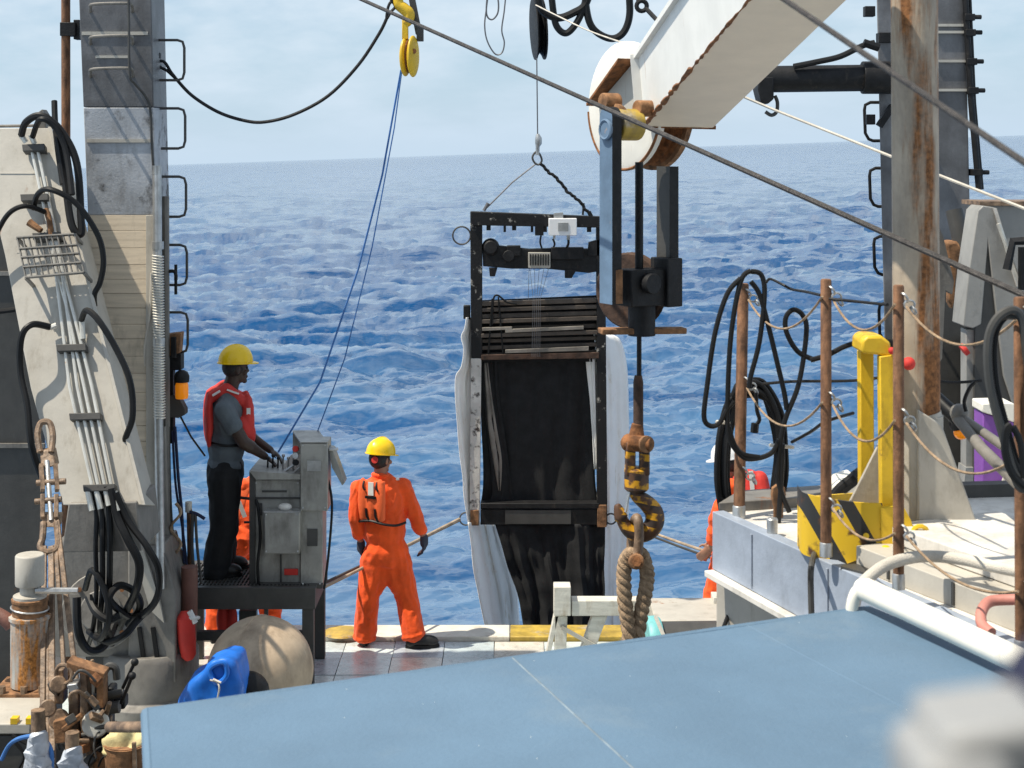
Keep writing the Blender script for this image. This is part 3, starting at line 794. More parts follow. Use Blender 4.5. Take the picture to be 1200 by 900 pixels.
for a_, c_, w_ in (((52, 640), (49, 930), 6), ((60, 640), (62, 930), 7), ((67, 610), (90, 800), 6), ((66, 645), (76, 800), 5), ((56, 690), (56, 930), 4)):
    b = MB(); b.bar(TP(*a_), TP(*c_), W(w_, 9.5), .02, (0, 1, 0)); b.build('stay', M_tan, t, bev=.004)

# ------------------------------------------------------------------ pump and the rusty rigging gear in the lower left corner
PD = 9.3
t = thing('pump', 'rust-streaked cylindrical pump with grey cap in the lower left corner', 'pump', P(35, 802, PD + .14))
c0 = P(35, 802, PD + .14)
b = MB(); b.lathe([(.115, 0), (.115, .40), (.125, .405), (.125, .425), (.105, .43)], c0, n=24); b.build('barrel', M_pump, t)
b = MB(); b.lathe([(.105, .425), (.105, .51), (.11, .515), (.11, .53), (.09, .54)], c0, n=24); b.build('neck', M_rustl, t)
b = MB(); b.lathe([(.10, .535), (.10, .55), (.06, .56), (.06, .62), (.05, .625)], c0, n=20); b.build('collar', M_greyl, t)
b = MB(); b.lathe([(.085, .61), (.088, .62), (.088, .79), (.082, .80)], c0, n=24); b.build('cap', M_greyl, t, bev=.004)
b = MB(); b.tube(spl([c0 + V((-.40, .05, .46)), c0 + V((-.25, .02, .44)), c0 + V((-.15, 0, .40)), c0 + V((-.11, 0, .36))], 4), .045, 10); b.build('inlet_hose', M_hosered, t)
b = MB(); b.tube([c0 + V((.05, -.05, .59)), c0 + V((.30, -.02, .58))], .02, 8); b.build('outlet_pipe', M_galv, t)
b = MB(); b.torus(c0 + V((0, 0, .47)), (0.1, 0, 1), .112, .006, 20, 6); b.build('wire', M_galv, t)
b = MB(); b.box(c0 + V((-.02, .02, -.04)), (.36, .32, .06)); b.bar(c0 + V((.02, -.1, -.05)), c0 + V((.3, -.12, .08)), .03, .05); b.build('foot_plate', M_rustl, t, bev=.006)
b = MB()
for dx in (-.13, .0, .11): b.cyl(c0 + V((dx, -.12, -.02)), c0 + V((dx, -.12, .03)), .022, 6)
b.each('bolt', M_tan, t)
b = MB(); b.box(c0 + V((.05, .08, -.53)), (.20, .2, .92)); b.build('pedestal', M_greyd, t, bev=.01)

GD = 8.6
t = thing('rigging_bracket', 'heavy tan steel bracket with rollers below the turnbuckle stays', 'bracket', P(85, 930, GD))
b = MB(); b.pprism([(93, 780), (101, 782), (103, 850), (112, 905), (104, 905), (94, 850)], GD, .1); b.build('side_plate', M_tan, t, bev=.005)
b = MB(); b.pprism([(78, 775), (84, 778), (122, 790), (120, 797), (84, 787), (78, 783)], GD - .02, .12); b.pbox(113, 790, 121, 830, GD, .1); b.build('top_lever', M_rustl, t, bev=.004)
b = MB(); b.pbox(64, 785, 74, 825, GD + .05, .1); b.pbox(80, 803, 92, 870, GD + .05, .1); b.each('strut', M_tan, t, bev=.005)
b = MB(); b.pprism([(78, 803), (90, 801), (92, 809), (81, 812)], GD - .06, .1); b.build('block', M_galv, t, bev=.005)
for x, y, r_ in ((68, 802, 10), (69, 843, 12), (112, 848, 16), (56, 830, 10)):
    b = MB(); b.cyl(P(x, y, GD - .02), P(x, y, GD + .1), W(r_, GD), 18); b.build('roller', M_steelw if r_ == 16 else M_tan, t, bev=.008)
b = MB(); b.torus(P(75, 790, GD), (0.3, 1, 0), W(11, GD), .012, 16, 8, 0, 2 * math.pi); b.build('ring', M_tan, t)
b = MB(); b.bar(P(74, 855, GD - .05), P(96, 838, GD - .05), .035, .03); b.pprism([(62, 846), (78, 842), (80, 870), (64, 872)], GD - .06, .08); b.each('link_plate', M_rustl, t, bev=.005)
b = MB(); b.pprism([(108, 882), (126, 870), (136, 896), (128, 920), (106, 915)], GD, .2); b.build('counterweight', M_rustl, t, bev=.01)

t = thing('valve_manifold', 'greasy dark valve manifold with two lever handles beside the blue canopy', 'valve', P(125, 845, 8.8))
b = MB()
for (x, y, w, h) in ((108, 810, 24, 18), (112, 796, 10, 30), (128, 818, 18, 14), (116, 828, 14, 26), (124, 806, 9, 12), (108, 836, 10, 34)):
    b.pbox(x, y, x + w, y + h, 8.75 + random.uniform(0, .1), .1)
b.build('block', M_blacks, t, bev=.012)
b = MB(); b.cyl(P(108, 832, 8.7), P(140, 828, 8.7), .035, 12); b.cyl(P(116, 790, 8.75), P(116, 850, 8.75), .03, 12); b.cyl(P(110, 818, 8.72), P(145, 812, 8.72), .025, 12); b.each('pipe_run', M_greyd, t)
for a_, c_ in (((142, 824), (155, 792)), ((144, 806), (158, 776))):
    b = MB(); b.tube([P(*a_, 8.7), P(*c_, 8.6)], .010, 8); b.ell(P(*c_, 8.6), .022); b.build('lever', M_blacks, t)
b = MB(); b.tube(spl([P(122, 812, 8.75), P(121, 792, 8.75), P(127, 781, 8.75), P(135, 783, 8.75), P(137, 796, 8.75)], 5), .022, 8); b.build('elbow', M_greyd, t)
b = MB(); b.torus(P(111, 852, 8.65), (0, 1, 0), W(12, 8.65), .012, 18, 6); b.build('hand_wheel', M_tan, t)
b = MB(); b.box(P(122, 900, 8.85), (.12, .12, .5)); b.build('stand', M_greyd, t)
rj = random.Random(17)
for k in range(46):                                                    # couplings, bolts and short pipe ends crowded round the blocks
    x, y = rj.gauss(104, 19), rj.gauss(850, 28)
    if x > 138 or y < 795: continue
    c_ = P(x, y, 8.5 + rj.uniform(0, .3))
    d_ = V((rj.uniform(-1, 1), rj.uniform(-.6, .2), rj.uniform(-1, 1))).normalized()
    b = MB()
    if k % 3 == 0: b.cyl(c_, c_ + d_ * rj.uniform(.03, .14), rj.uniform(.010, .028), 10)
    elif k % 3 == 1: b.box(c_, (rj.uniform(.02, .07), rj.uniform(.02, .06), rj.uniform(.02, .09)), (d_, d_.orthogonal().normalized(), d_.cross(d_.orthogonal()).normalized()))
    else: b.tube(spl([c_, c_ + d_ * .06 + V((0, -.02, .02)), c_ + d_ * .12 + V((0, 0, -.03)), c_ + d_ * .15 + V((.02, .02, -.10))], 4), rj.uniform(.006, .013), 7)
    b.build('fitting', rj.choice((M_blacks, M_blacks, M_greyd, M_tan, M_darkrust, M_rust)), t, bev=.003)

def wrapped(px, py0, w, D, label):
    c0 = P(px, 935, D)
    t_ = thing('wrapped_pipe', label, 'pipe', c0, 'pipe ends wrapped in plastic')
    hgt = P(px, py0, D).z - c0.z
    b_ = MB(); b_.cyl(c0 + V((.03, 0, 0)), c0 + V((.03, 0, hgt)), W(8, D), 16); b_.build('pipe', M_tan, t_)
    b_ = MB()
    rs, pts = [], []
    for i in range(22):
        u = i / 21
        pts.append(c0 + V((.03 + .01 * math.sin(i * 1.7), .008 * math.cos(i * 2.1), hgt * .74 * u)))
        rs.append(W(w, D) * (1 - .62 * u ** .8) * (1 + .09 * math.sin(i * 2.3)))
    b_.tube(pts, rs, 18); o_ = b_.build('plastic_wrap', M_foil, t_)
    for v_ in o_.data.vertices:
        n_ = mnoise.noise(v_.co * 22) * .012
        v_.co.x += n_; v_.co.y += n_
wrapped(38, 832, 26, 8.3, 'pipe end wrapped in crumpled grey plastic, leftmost of the two')
wrapped(78, 858, 26, 8.2, 'pipe end wrapped in crumpled grey plastic, right of the steel stays')

t = thing('tool_case', 'low grey case with pale lid at the bottom left edge', 'case', P(5, 930, 8.9))
b = MB(); b.pbox(-40, 862, 36, 940, 8.9, .4); b.build('body', M_greyd, t, bev=.01)
b = MB(); b.pbox(-40, 848, 36, 861, 8.88, .44); b.build('lid', M_greyl, t, bev=.01)
for x in (12, 30):
    b = MB(); b.pbox(x, 842, x + 8, 849, 8.88, .05); b.build('latch', M_yel, t)
one('blue_air_hose', MB().tube(spl([P(2, 890, 8.5), P(12, 872, 8.45), P(28, 864, 8.4), P(48, 864, 8.35), P(60, 880, 8.3), P(60, 910, 8.3)], 6), .012, 8), M_ropeb, 'thin blue air hose arching over the wrapped pipes at bottom left', 'hose', P(30, 900, 8.4))
b = MB()
for a_ in ([(14, 862), (25, 868), (34, 872), (50, 876)], [(16, 868), (28, 884), (22, 900)]):
    b.tube(spl([P(*c_, 8.6) for c_ in a_], 5), .010, 6)
one('black_cable', b, M_black, 'short black cables lying on the grey case at bottom left', 'cable', P(20, 880, 8.6))
t = thing('rag', 'crumpled yellowed rag stuffed in a rusty bucket beside the canopy corner', 'rag', P(148, 890, 8.4))
b = MB(); b.ell(P(146, 872, 8.4), (.11, .09, .08), None, 28, 18); o_ = b.build('cloth', M_cloth, t)
for v_ in o_.data.vertices:
    v_.co *= 1 + .45 * mnoise.noise(v_.co * 14 + V((3, 1, 2)))
t = thing('rusty_bucket', 'rusty orange bucket under the yellow rag at bottom left', 'bucket', P(147, 960, 8.4))
b = MB(); b.lathe([(.09, 0), (.115, .34), (.12, .345), (.112, .35), (.10, .30), (.08, .05)], P(147, 945, 8.4), n=24); b.build('shell', M_rustl, t)
b = MB(); b.bar(P(158, 905, 8.3), P(157, 870, 8.3), .02, .02); b.build('handle', M_tan, t)

# machinery bed that carries the corner gear
t = thing('machinery_bed', 'dark steel bed below the pump and valves in the lower left corner', 'machine', (-2.6, 8.9, 0))
b = MB(); b.box((-2.65, 8.85, .28), (1.7, 1.5, .55)); b.build('casing', M_greyd, t, bev=.01)

t = thing('tan_guard_rail', 'tan pipe guard rail under the left corner of the blue canopy', 'rail', P(150, 930, 5.0))
b = MB(); b.cyl(P(128, 852, 5.2), P(172, 852, 5.0), .018, 12); b.build('rail', M_tan, t)
b = MB(); b.cyl(P(175, 846, 4.6), P(178, 1800, 4.6), .014, 12); b.build('post', M_tan, t)

# brown hose standing beside the console platform and orange float
b = MB(); b.tube(spl([P(222, 664, 11.5), P(222, 700, 11.5), P(221, 740, 11.5), P(219, 780, 11.5), P(216, 820, 11.5), P(214, 830, 11.55)], 6), .062, 14)
one('suction_hose', b, M_hosered, 'thick red-brown suction hose standing between leg and console platform', 'hose', P(216, 830, 11.5))
t = thing('life_float', 'orange tube float hanging at the foot of the brown hose', 'float', P(218, 790, 11.35))
b = MB(); b.tube([P(217, 716, 11.36), P(217, 724, 11.35), P(219, 750, 11.35), P(221, 768, 11.35), P(222, 773, 11.35)], [.03, .068, .066, .055, .03], 14); b.build('float', M_red, t)  # darker red than the float's own orange, standing in for its shade
b = MB(); b.tube([P(222, 716, 11.33), P(229, 730, 11.33)], .022, 8); b.torus(P(225, 724, 11.36), (0, .2, 1), .05, .012, 14, 6); b.build('tape', M_refl, t)
# lines and hoses gathered between leg and operator
t = thing('line_bundle', 'tangle of dark ropes and lines hanging beside the operator', 'rope', P(212, 680, 11.7))
for a_ in ([(198, 500), (199, 560), (202, 620), (210, 680)], [(205, 500), (209, 560), (213, 600), (216, 660)], [(202, 505), (206, 570), (214, 620), (220, 672)], [(226, 600), (225, 640), (228, 680)], [(229, 602), (231, 640), (236, 684)], [(222, 600), (230, 602), (240, 608)]):
    b = MB(); b.tube(spl([P(*c_, 11.7) for c_ in a_], 5), random.uniform(.009, .016), 6); b.build('line', random.choice((M_black, M_greyd, M_navy)), t)
b = MB(); b.tube([P(221, 590, 11.75), P(222, 600, 11.75), P(223, 670, 11.75)], .022, 10); b.build('post', M_stan, t)
b = MB(); b.tube([P(221, 588, 11.75), P(221, 600, 11.75)], .026, 10); b.build('post_cap', M_ropew, t)
one('safety_strap', MB().tube([P(212, 489, 11.72), P(224, 512, 11.9), P(240, 534, 12.1)], .008, 6), M_black, 'black strap running from the leg to the operator\'s waist', 'strap', P(240, 534, 12.1))
one('coiled_line', MB().tube(spl([P(206 + 6 * math.sin(k * .9), 590 + k * 5.5, 11.6 + .03 * math.cos(k)) for k in range(18)], 3), .012, 6), M_rope, 'frayed tan line wound round the foot of the left leg', 'rope', P(206, 690, 11.6))
one('white_hose_line', MB().tube(spl([P(178, 320, 11.5), P(177, 350, 11.5), P(175, 375, 11.5), P(171, 400, 11.5), P(170, 412, 11.5), P(171, 470, 11.5), P(170, 540, 11.5), P(175, 575, 11.5), P(178, 585, 11.5)], 5), .012, 6), M_ropew, 'thin pale line hanging down the boards of the left leg', 'rope', P(178, 585, 11.5))

# ------------------------------------------------------------------ people
def bake(tmp, name, mt, parent, mods):
    for ty, kw in mods:
        md = tmp.modifiers.new(ty, ty)
        for k, v_ in kw.items():
            setattr(md, k, v_)
    dg = bpy.context.evaluated_depsgraph_get()
    me_ = bpy.data.meshes.new_from_object(tmp.evaluated_get(dg))
    bpy.data.objects.remove(tmp)
    me_.name = name
    me_.materials.clear(); me_.materials.append(mt)
    me_.polygons.foreach_set('use_smooth', [True] * len(me_.polygons))
    o_ = bpy.data.objects.new(name, me_); COL.objects.link(o_); o_.parent = parent; o_['_b'] = parent['_b']
    return o_

def fuse(b, name, mt, parent, vox=.009, it=5, fold=0, fs=9.0, seed=0, zs=1.0, fac=.5):
    tmp = b.build('tmp', mt, parent)
    o_ = bake(tmp, name, mt, parent, [('REMESH', dict(mode='VOXEL', voxel_size=vox, use_smooth_shade=True)), ('SMOOTH', dict(iterations=it, factor=fac))])
    if fold:
        me_ = o_.data
        s = V((seed * 3.1, seed * 1.7, seed))
        nn = [tuple(v_.normal) for v_ in me_.vertices]
        for v_, n_ in zip(me_.vertices, nn):
            c_ = v_.co
            w_ = V((c_.x * fs, c_.y * fs, c_.z * fs * zs)) + s
            warp = mnoise.noise_vector(w_ * .5) * .8
            r1 = 1 - abs(mnoise.noise(w_ + warp)) * 2.2
            r2 = mnoise.noise(w_ * 2.3 + warp) * .5
            v_.co = c_ + V(n_) * fold * (r1 + r2 - .35)
        me_.update()
    return o_

def hand(b, wr, d, side, nrm, s=1.0, curl=.55):
    """palm and five bent fingers; d = direction of the hand, nrm = palm normal, side = towards the thumb"""
    d, nrm, side = d.normalized(), nrm.normalized(), side.normalized()
    pc = wr + d * .05 * s
    b.ell(pc, (.042 * s, .05 * s, .020 * s), (side, d, nrm), 12, 8)
    for k, (o, ln) in enumerate(((.030, .070), (.011, .080), (-.010, .074), (-.030, .058))):
        a = wr + d * .085 * s + side * o * s
        d2 = (d + nrm * curl).normalized(); d3 = (d + nrm * curl * 2.6).normalized()
        m1 = a + d2 * ln * .5 * s; e_ = m1 + d3 * ln * .5 * s
        b.cap(a - d * .02 * s, m1, .0098 * s, .0092 * s, 8); b.cap(m1, e_, .0092 * s, .0078 * s, 8)
    a = wr + d * .022 * s + side * .034 * s
    m1 = a + (d * .55 + side * .75 + nrm * .2).normalized() * .038 * s; e_ = m1 + (d * .95 + side * .15 + nrm * .35).normalized() * .034 * s
    b.cap(a, m1, .0125 * s, .0110 * s, 8); b.cap(m1, e_, .0110 * s, .0085 * s, 8)

def head(b, c, Fd, U, s=1.0):
    S = Fd.cross(U).normalized()
    U = S.cross(Fd).normalized()
    ax = (S, Fd, U)
    b.ell(c + U * .025 * s - Fd * .008 * s, (.076 * s, .098 * s, .098 * s), ax, 20, 14)
    b.ell(c - U * .045 * s + Fd * .028 * s, (.056 * s, .062 * s, .070 * s), ax, 16, 10)
    b.cap(c + Fd * .084 * s + U * .018 * s, c + Fd * .098 * s - U * .020 * s, .010 * s, .0145 * s, 8)      # nose
    b.ell(c + Fd * .088 * s - U * .062 * s, (.026 * s, .014 * s, .014 * s), ax, 10, 6)                       # lips
    b.ell(c + Fd * .075 * s - U * .098 * s, (.026 * s, .022 * s, .020 * s), ax, 10, 6)                       # chin
    b.cap(c + Fd * .086 * s + U * .038 * s - S * .04 * s, c + Fd * .086 * s + U * .038 * s + S * .04 * s, .012 * s, .012 * s, 8)   # brow
    for k in (-1, 1):
        b.ell(c + S * .076 * s * k - Fd * .004 * s - U * .008 * s, (.010 * s, .020 * s, .033 * s), ax, 10, 8)
        b.ell(c + S * .048 * s * k + Fd * .062 * s - U * .026 * s, (.024 * s, .022 * s, .020 * s), ax, 10, 8)
    return S, U

def eyes(c, Fd, U, S, parent, s=1.0):
    for k in (-1, 1):
        b = MB(); b.ell(c + S * .031 * s * k + Fd * .083 * s + U * .012 * s, .0115 * s, None, 10, 8); b.build('eye', M_black, parent)

def hardhat(c, Fd, U, mt, parent, s=1.0):
    S = Fd.cross(U).normalized(); U = S.cross(Fd).normalized()
    b = MB()
    n, rows = 28, 9
    vs_, fs = [], []
    for j in range(rows):
        tt = math.pi / 2 * j / (rows - 1)
        for i in range(n):
            a = 2 * math.pi * i / n
            rx, ry, rz = .113 * s, .138 * s, .130 * s
            ridge = 1 + .035 * math.exp(-(math.cos(a) / .16) ** 2) * (math.sin(tt) if True else 0) + (.05 * math.exp(-((math.cos(tt) * math.cos(a)) / .14) ** 2) * math.sin(tt) ** 1.5)
            vs_.append(c + S * rx * math.cos(tt) * math.cos(a) * ridge + Fd * ry * math.cos(tt) * math.sin(a) * ridge + U * rz * math.sin(tt) ** .9 * ridge)
    for j in range(rows - 1):
        for i in range(n):
            i2 = (i + 1) % n
            fs.append((j * n + i, j * n + i2, (j + 1) * n + i2, (j + 1) * n + i))
    b.add(vs_, fs)
    o1 = b.build('hard_hat', mt, parent, ang=60)
    b = MB()
    vs_, fs = [], []
    for kz in (0.0, -.008):
        for rr in (.97, 1.0):
            for i in range(n):
                a = 2 * math.pi * i / n
                peak = max(0, math.sin(a)) ** 2
                ex = 0 if rr < 1 else (.010 + .036 * peak) * s
                vs_.append(c + S * (.112 * s * rr + ex * .8) * math.cos(a) + Fd * (.138 * s * rr + ex) * math.sin(a) + U * (kz - (.012 * peak * s if rr == 1 else 0)))
    for i in range(n):
        i2 = (i + 1) % n
        fs += [(i, i2, n + i2, n + i), (2 * n + i2, 2 * n + i, 3 * n + i, 3 * n + i2), (n + i, n + i2, 3 * n + i2, 3 * n + i)]
    b.add(vs_, fs)
    b.build('brim', mt, o1, ang=60)
    return o1

def boot(an, d, mt, parent, s=1.0):
    d = V((d.x, d.y, 0)).normalized(); sd = V((-d.y, d.x, 0)); up_ = V((0, 0, 1)); z0 = an.z
    b = MB()
    g = V((an.x, an.y, .0 + parent.get('_floor', 0)))
    b.cap(g + V((0, 0, .16)), g + V((0, 0, .07)), .044, .046, 12)
    b.ell(g + d * .075 + V((0, 0, .055)), (.125, .052, .052), (d, sd, up_), 16, 10)
    b.ell(g + d * .13 + V((0, 0, .045)), (.075, .052, .044), (d, sd, up_), 14, 10)
    b.ell(g - d * .02 + V((0, 0, .045)), (.06, .045, .045), (d, sd, up_), 12, 8)
    o_ = fuse(b, 'boot', mt, parent, .008, 3)
    b = MB()
    poly = []
    for i in range(20):
        a = 2 * math.pi * i / 20
        poly.append(g + d * (.065 + .145 * math.cos(a)) + sd * (.052 * math.sin(a) * (1 + .15 * math.cos(a))) + V((0, 0, .002)))
    b.prism(poly, (0, 0, .024)); b.build('sole', M_black, o_)
    return o_

def lerp(a, b_, t_):
    return a.lerp(b_, t_)

# --- deck hand in orange coveralls, back to us -----------------------------------------------------------------
D0 = 12.95
t = thing('person', 'person in orange coveralls and yellow hard hat standing on deck, back turned', 'person', V((-1.03, D0, 0)), 'crew members')
J = dict(head=P(446, 538, D0), neck=P(446, 556, D0 - .01), shl=P(421, 572, D0 - .03), shr=P(472, 570, D0 + .03), ell=P(417, 606, D0 - .05), elr=P(486, 604, D0 + .04),
         wrl=P(423, 636, D0 + .02), wrr=P(497, 630, D0 + .05), pel=P(452, 642, D0), hpl=P(438, 652, D0 - .01), hpr=P(466, 652, D0 + .02),
         knl=P(431, 702, D0 - .02), knr=P(477, 702, D0 + .03), anl=P(427, 752, D0 + .06), anr=P(486, 752, D0 - .04))
Fd = V((.42, .9, 0)).normalized(); S = V((.9, -.42, 0)).normalized(); U = V((0, 0, 1))
Sv = (J['shr'] - J['shl']).normalized()
ax = (Sv, U.cross(Sv).normalized(), U)
hF = V((.62, .78, -.04)).normalized()
body = MB(); hS, hU = head(body, J['head'], hF, U)
body.cap(J['head'] - V((0, 0, .06)), J['neck'] - V((0, 0, .05)), .056, .062)
body.ell(lerp(J['neck'], J['pel'], .33), (.14, .085, .20), ax); body.ell(J['pel'], (.11, .07, .10), ax)
body.cap(lerp(J['neck'], J['pel'], .4), J['pel'], .085, .075)
for k in 'lr':
    body.cap(lerp(J['neck'], J['sh' + k], .5) - V((0, 0, .05)), J['sh' + k], .06, .05); body.cap(J['sh' + k], J['el' + k], .046, .038); body.cap(J['el' + k], J['wr' + k], .040, .028)
    body.cap(J['hp' + k], J['kn' + k], .075, .052); body.cap(J['kn' + k], J['an' + k], .052, .036)
dl, dr = (J['wrl'] - J['ell']).normalized(), (J['wrr'] - J['elr']).normalized()
hand(body, J['wrl'], V((.05, .1, -1)), V((0, 1, 0)), V((1, 0, 0)), 1.0); hand(body, J['wrr'], V((0, .1, -1)), V((0, 1, 0)), V((-1, .1, 0)), 1.0)
fuse(body, 'body', M_skin, t, .0075, 3)
g = MB(); hand(g, J['wrl'] + V((0, 0, .0)), V((.05, .1, -1)), V((0, 1, 0)), V((1, 0, 0)), 1.14); g.cap(J['wrl'] - V((0, 0, .0)), J['wrl'] - V((0, 0, .05)), .036, .036); fuse(g, 'glove', M_glove, t, .0065, 2)
g = MB(); hand(g, J['wrr'], V((0, .1, -1)), V((0, 1, 0)), V((-1, .1, 0)), 1.14); g.cap(J['wrr'], J['wrr'] - V((0, 0, .05)), .036, .036); fuse(g, 'glove', M_glove, t, .0065, 2)
c = MB()
c.ell(lerp(J['neck'], J['pel'], .36), (.195, .135, .24), ax); c.ell(lerp(J['neck'], J['pel'], .70), (.192, .140, .24), ax); c.ell(J['pel'] - V((0, 0, .04)), (.195, .145, .17), ax)
c.cap(J['neck'] - V((0, 0, .03)), J['neck'] - V((0, 0, .08)), .072, .085)
c.cap(P(452, 650, D0), P(454, 666, D0), .13, .09)
for x_ in (440, 468): c.cap(P(453, 660, D0), P(x_, 688, D0), .10, .075)
for k in 'lr':
    c.cap(lerp(J['neck'], J['sh' + k], .35) - V((0, 0, .06)), J['sh' + k] - V((0, 0, .01)), .075, .072); c.cap(J['sh' + k], J['el' + k], .074, .066)
    c.cap(J['el' + k], lerp(J['el' + k], J['wr' + k], .62 if k == 'l' else .60), .066, .060)
    c.cap(J['hp' + k] - V((0, 0, .02)), J['kn' + k], .114, .094); c.cap(J['kn' + k], lerp(J['kn' + k], J['an' + k], .76), .094, .098)
    c.torus(lerp(J['kn' + k], J['an' + k], .86), (J['an' + k] - J['kn' + k]), .072, .030, 16, 8)
fuse(c, 'coverall', M_or, t, .0085, 4, .0085, 12.0, 1, .6)
b = MB(); b.torus(J['neck'] + V((0, 0, -.005)), (0.1, .1, 1), .064, .018, 18, 8); b.tube([J['neck'] - V((0, 0, .03)), J['neck'] + V((0, 0, .012))], [.078, .066], 18); fuse(b, 'collar', M_or, t, .008, 2)
hair = MB(); hair.ell(J['head'] + hU * .012 - hF * .016, (.083, .100, .095), (hS, hF, hU), 18, 12); fuse(hair, 'hair', M_hair, t, .009, 2)
hardhat(J['head'] + hU * .050, (hF + V((0, 0, -.10))).normalized(), hU, M_hat, t)
b = MB(); b.cyl(P(439, 539, D0 - .12), P(440, 539, D0 - .05), .028, 14); b.build('ear_defender', M_red, t)
t['_floor'] = 0.0
boot(J['anl'] + V((0, 0, 0)), V((-.1, 1, 0)), M_boot, t); boot(J['anr'], V((1, .15, 0)), M_boot, t)
# work vest
bk = -Fd
def on_back(u, w, d_=.0):                                              # u across, w down in metres from the nape, on his back
    return lerp(J['neck'], J['pel'], 0) + S * u + V((0, 0, -w)) + bk * (.115 + d_ + .02 * math.sin(min(w, .4) / .4 * math.pi))
b = MB()
for u in (-.082, 0, .082): b.ell(on_back(u, .19, .015), (.05, .035, .19), (S, bk, U), 14, 10)
b.box(on_back(0, .19, .0), (.23, .05, .33), (S, bk, U))
fuse(b, 'life_vest', M_orl, t, .009, 3)
b = MB(); b.box(on_back(.01, .085, .052), (.05, .008, .11), (S, bk, U)); b.each('reflective_tape', M_refl, t)
b = MB(); b.box(on_back(.01, .155, .052), (.10, .012, .022), (S, bk, U))
for u in (-.055, .07): b.tube(spl([on_back(u - .012, .03, .04), on_back(u - .008, .07, .058), on_back(u + .01, .10, .054)], 4), .009, 6)
for u in (-.035, .05): b.tube(spl([on_back(u, .25, .05), on_back(u + .005, .32, .05), on_back(u + .03, .36, .04)], 4), .009, 6)
b.tube(spl([on_back(-.20, .40, -.06), on_back(-.12, .375, .03), on_back(0, .355, .045), on_back(.12, .375, .035), on_back(.20, .39, -.03), on_back(.24, .38, -.12)], 5), .011, 6)
b.build('strap', M_black, t)
b = MB(); b.box(J['shr'] + V((-.045, -.03, .070)), (.03, .06, .012), (Sv, ax[1], U)); b.each('reflective_tape', M_refl, t)

# --- operator at the console, in profile ------------------------------------------------------------------------
D1 = 12.3
FL = CZ - (672 - HY) * D1 / F                                         # platform top
t = thing('person', 'operator in grey T-shirt, red life vest and yellow hard hat at the console', 'person', P(258, 672, D1), 'crew members')
t['_floor'] = FL
Fd = V((.97, .25, 0)).normalized(); S = Fd.cross(U)                 # S points to his right, towards us
near = -V((Fd.y * -1, Fd.x, 0)); near = V((Fd.y, -Fd.x, 0))
J = dict(head=P(276, 432, D1), neck=P(267, 454, D1), pel=P(264, 548, D1))
J['shn'] = P(261, 476, D1) + near * .19; J['shf'] = P(264, 474, D1) - near * .19
J['eln'] = P(283, 513, D1) + near * .20; J['wrn'] = P(309, 532, D1) + near * .10
J['elf'] = P(287, 512, D1) - near * .22; J['wrf'] = P(318, 530, D1) - near * .10
J['hpn'] = P(262, 556, D1) + near * .09; J['hpf'] = P(266, 556, D1) - near * .09
J['knn'] = P(262, 612, D1) + near * .10; J['knf'] = P(263, 612, D1) - near * .12
J['ann'] = P(252, 660, D1) + near * .11; J['anf'] = P(262, 660, D1) - near * .13
ax = (near, Fd, U)
hF = V((.88, .46, -.03)).normalized()
body = MB(); hS, hU = head(body, J['head'], hF, U, 1.03)
body.cap(J['head'] - V((.01, 0, .05)), J['neck'] - V((0, 0, .06)), .060, .068)
body.ell(lerp(J['neck'], J['pel'], .36), (.17, .115, .25), ax); body.cap(lerp(J['neck'], J['pel'], .4), J['pel'], .12, .125)
for k in 'nf':
    body.cap(lerp(J['neck'], J['sh' + k], .5) - V((0, 0, .05)), J['sh' + k], .065, .058); body.cap(J['sh' + k], J['el' + k], .062, .052); body.cap(J['el' + k], lerp(J['el' + k], J['wr' + k], .35), .053, .051); body.cap(lerp(J['el' + k], J['wr' + k], .35), J['wr' + k], .046, .031)
    body.cap(J['hp' + k], J['kn' + k], .08, .055); body.cap(J['kn' + k], J['an' + k], .055, .04)
    dd_ = (J['wr' + k] - J['el' + k]).normalized()
    hand(body, J['wr' + k], (dd_ + V((.3, 0, -.2))).normalized(), (V((0, 1, 0)) if k == 'n' else V((0, -1, 0))), V((.1, 0, -1)), 1.0, .9)
fuse(body, 'body', M_skind, t, .0075, 3)
eyes(J['head'], hF, hU, hS, t)
c = MB()
c.ell(lerp(J['neck'], J['pel'], .34), (.205, .142, .25), ax); c.ell(lerp(J['neck'], J['pel'], .70), (.175, .150, .23), ax); c.ell(lerp(J['neck'], J['pel'], .97), (.175, .150, .10), ax)
for k in 'nf':
    c.cap(lerp(J['neck'], J['sh' + k], .4) - V((0, 0, .06)), J['sh' + k], .08, .076); c.cap(J['sh' + k], lerp(J['sh' + k], J['el' + k], .50), .077, .074)
fuse(c, 'shirt', M_tee, t, .0095, 4, .009, 7.0, 4, .8)
c = MB()
c.ell(J['pel'] - V((0, 0, .03)), (.18, .155, .15), ax)
for k in 'nf':
    c.cap(J['hp' + k], J['kn' + k], .135, .112); c.cap(J['kn' + k], lerp(J['kn' + k], J['an' + k], .9), .112, .112)
    c.cap(lerp(J['kn' + k], J['an' + k], .5), J['an' + k] - V((0, 0, .03)), .092, .105)
fuse(c, 'trousers', M_trou, t, .010, 4, .010, 7.0, 6, .6)
hair = MB(); hair.ell(J['head'] + hU * .015 - hF * .014, (.082, .098, .092), (hS, hF, hU), 18, 12); fuse(hair, 'hair', M_hair, t, .009, 2)
hardhat(J['head'] + hU * .055, (hF + V((0, 0, .02))).normalized(), hU, M_hat, t, 1.02)
boot(J['ann'], Fd, M_boot, t); boot(J['anf'], Fd, M_boot, t)
def ch(u, f, w):                                                      # u towards us, f forwards, w down from the nape
    return J['neck'] + near * u + Fd * f + V((0, 0, -w))
b = MB()
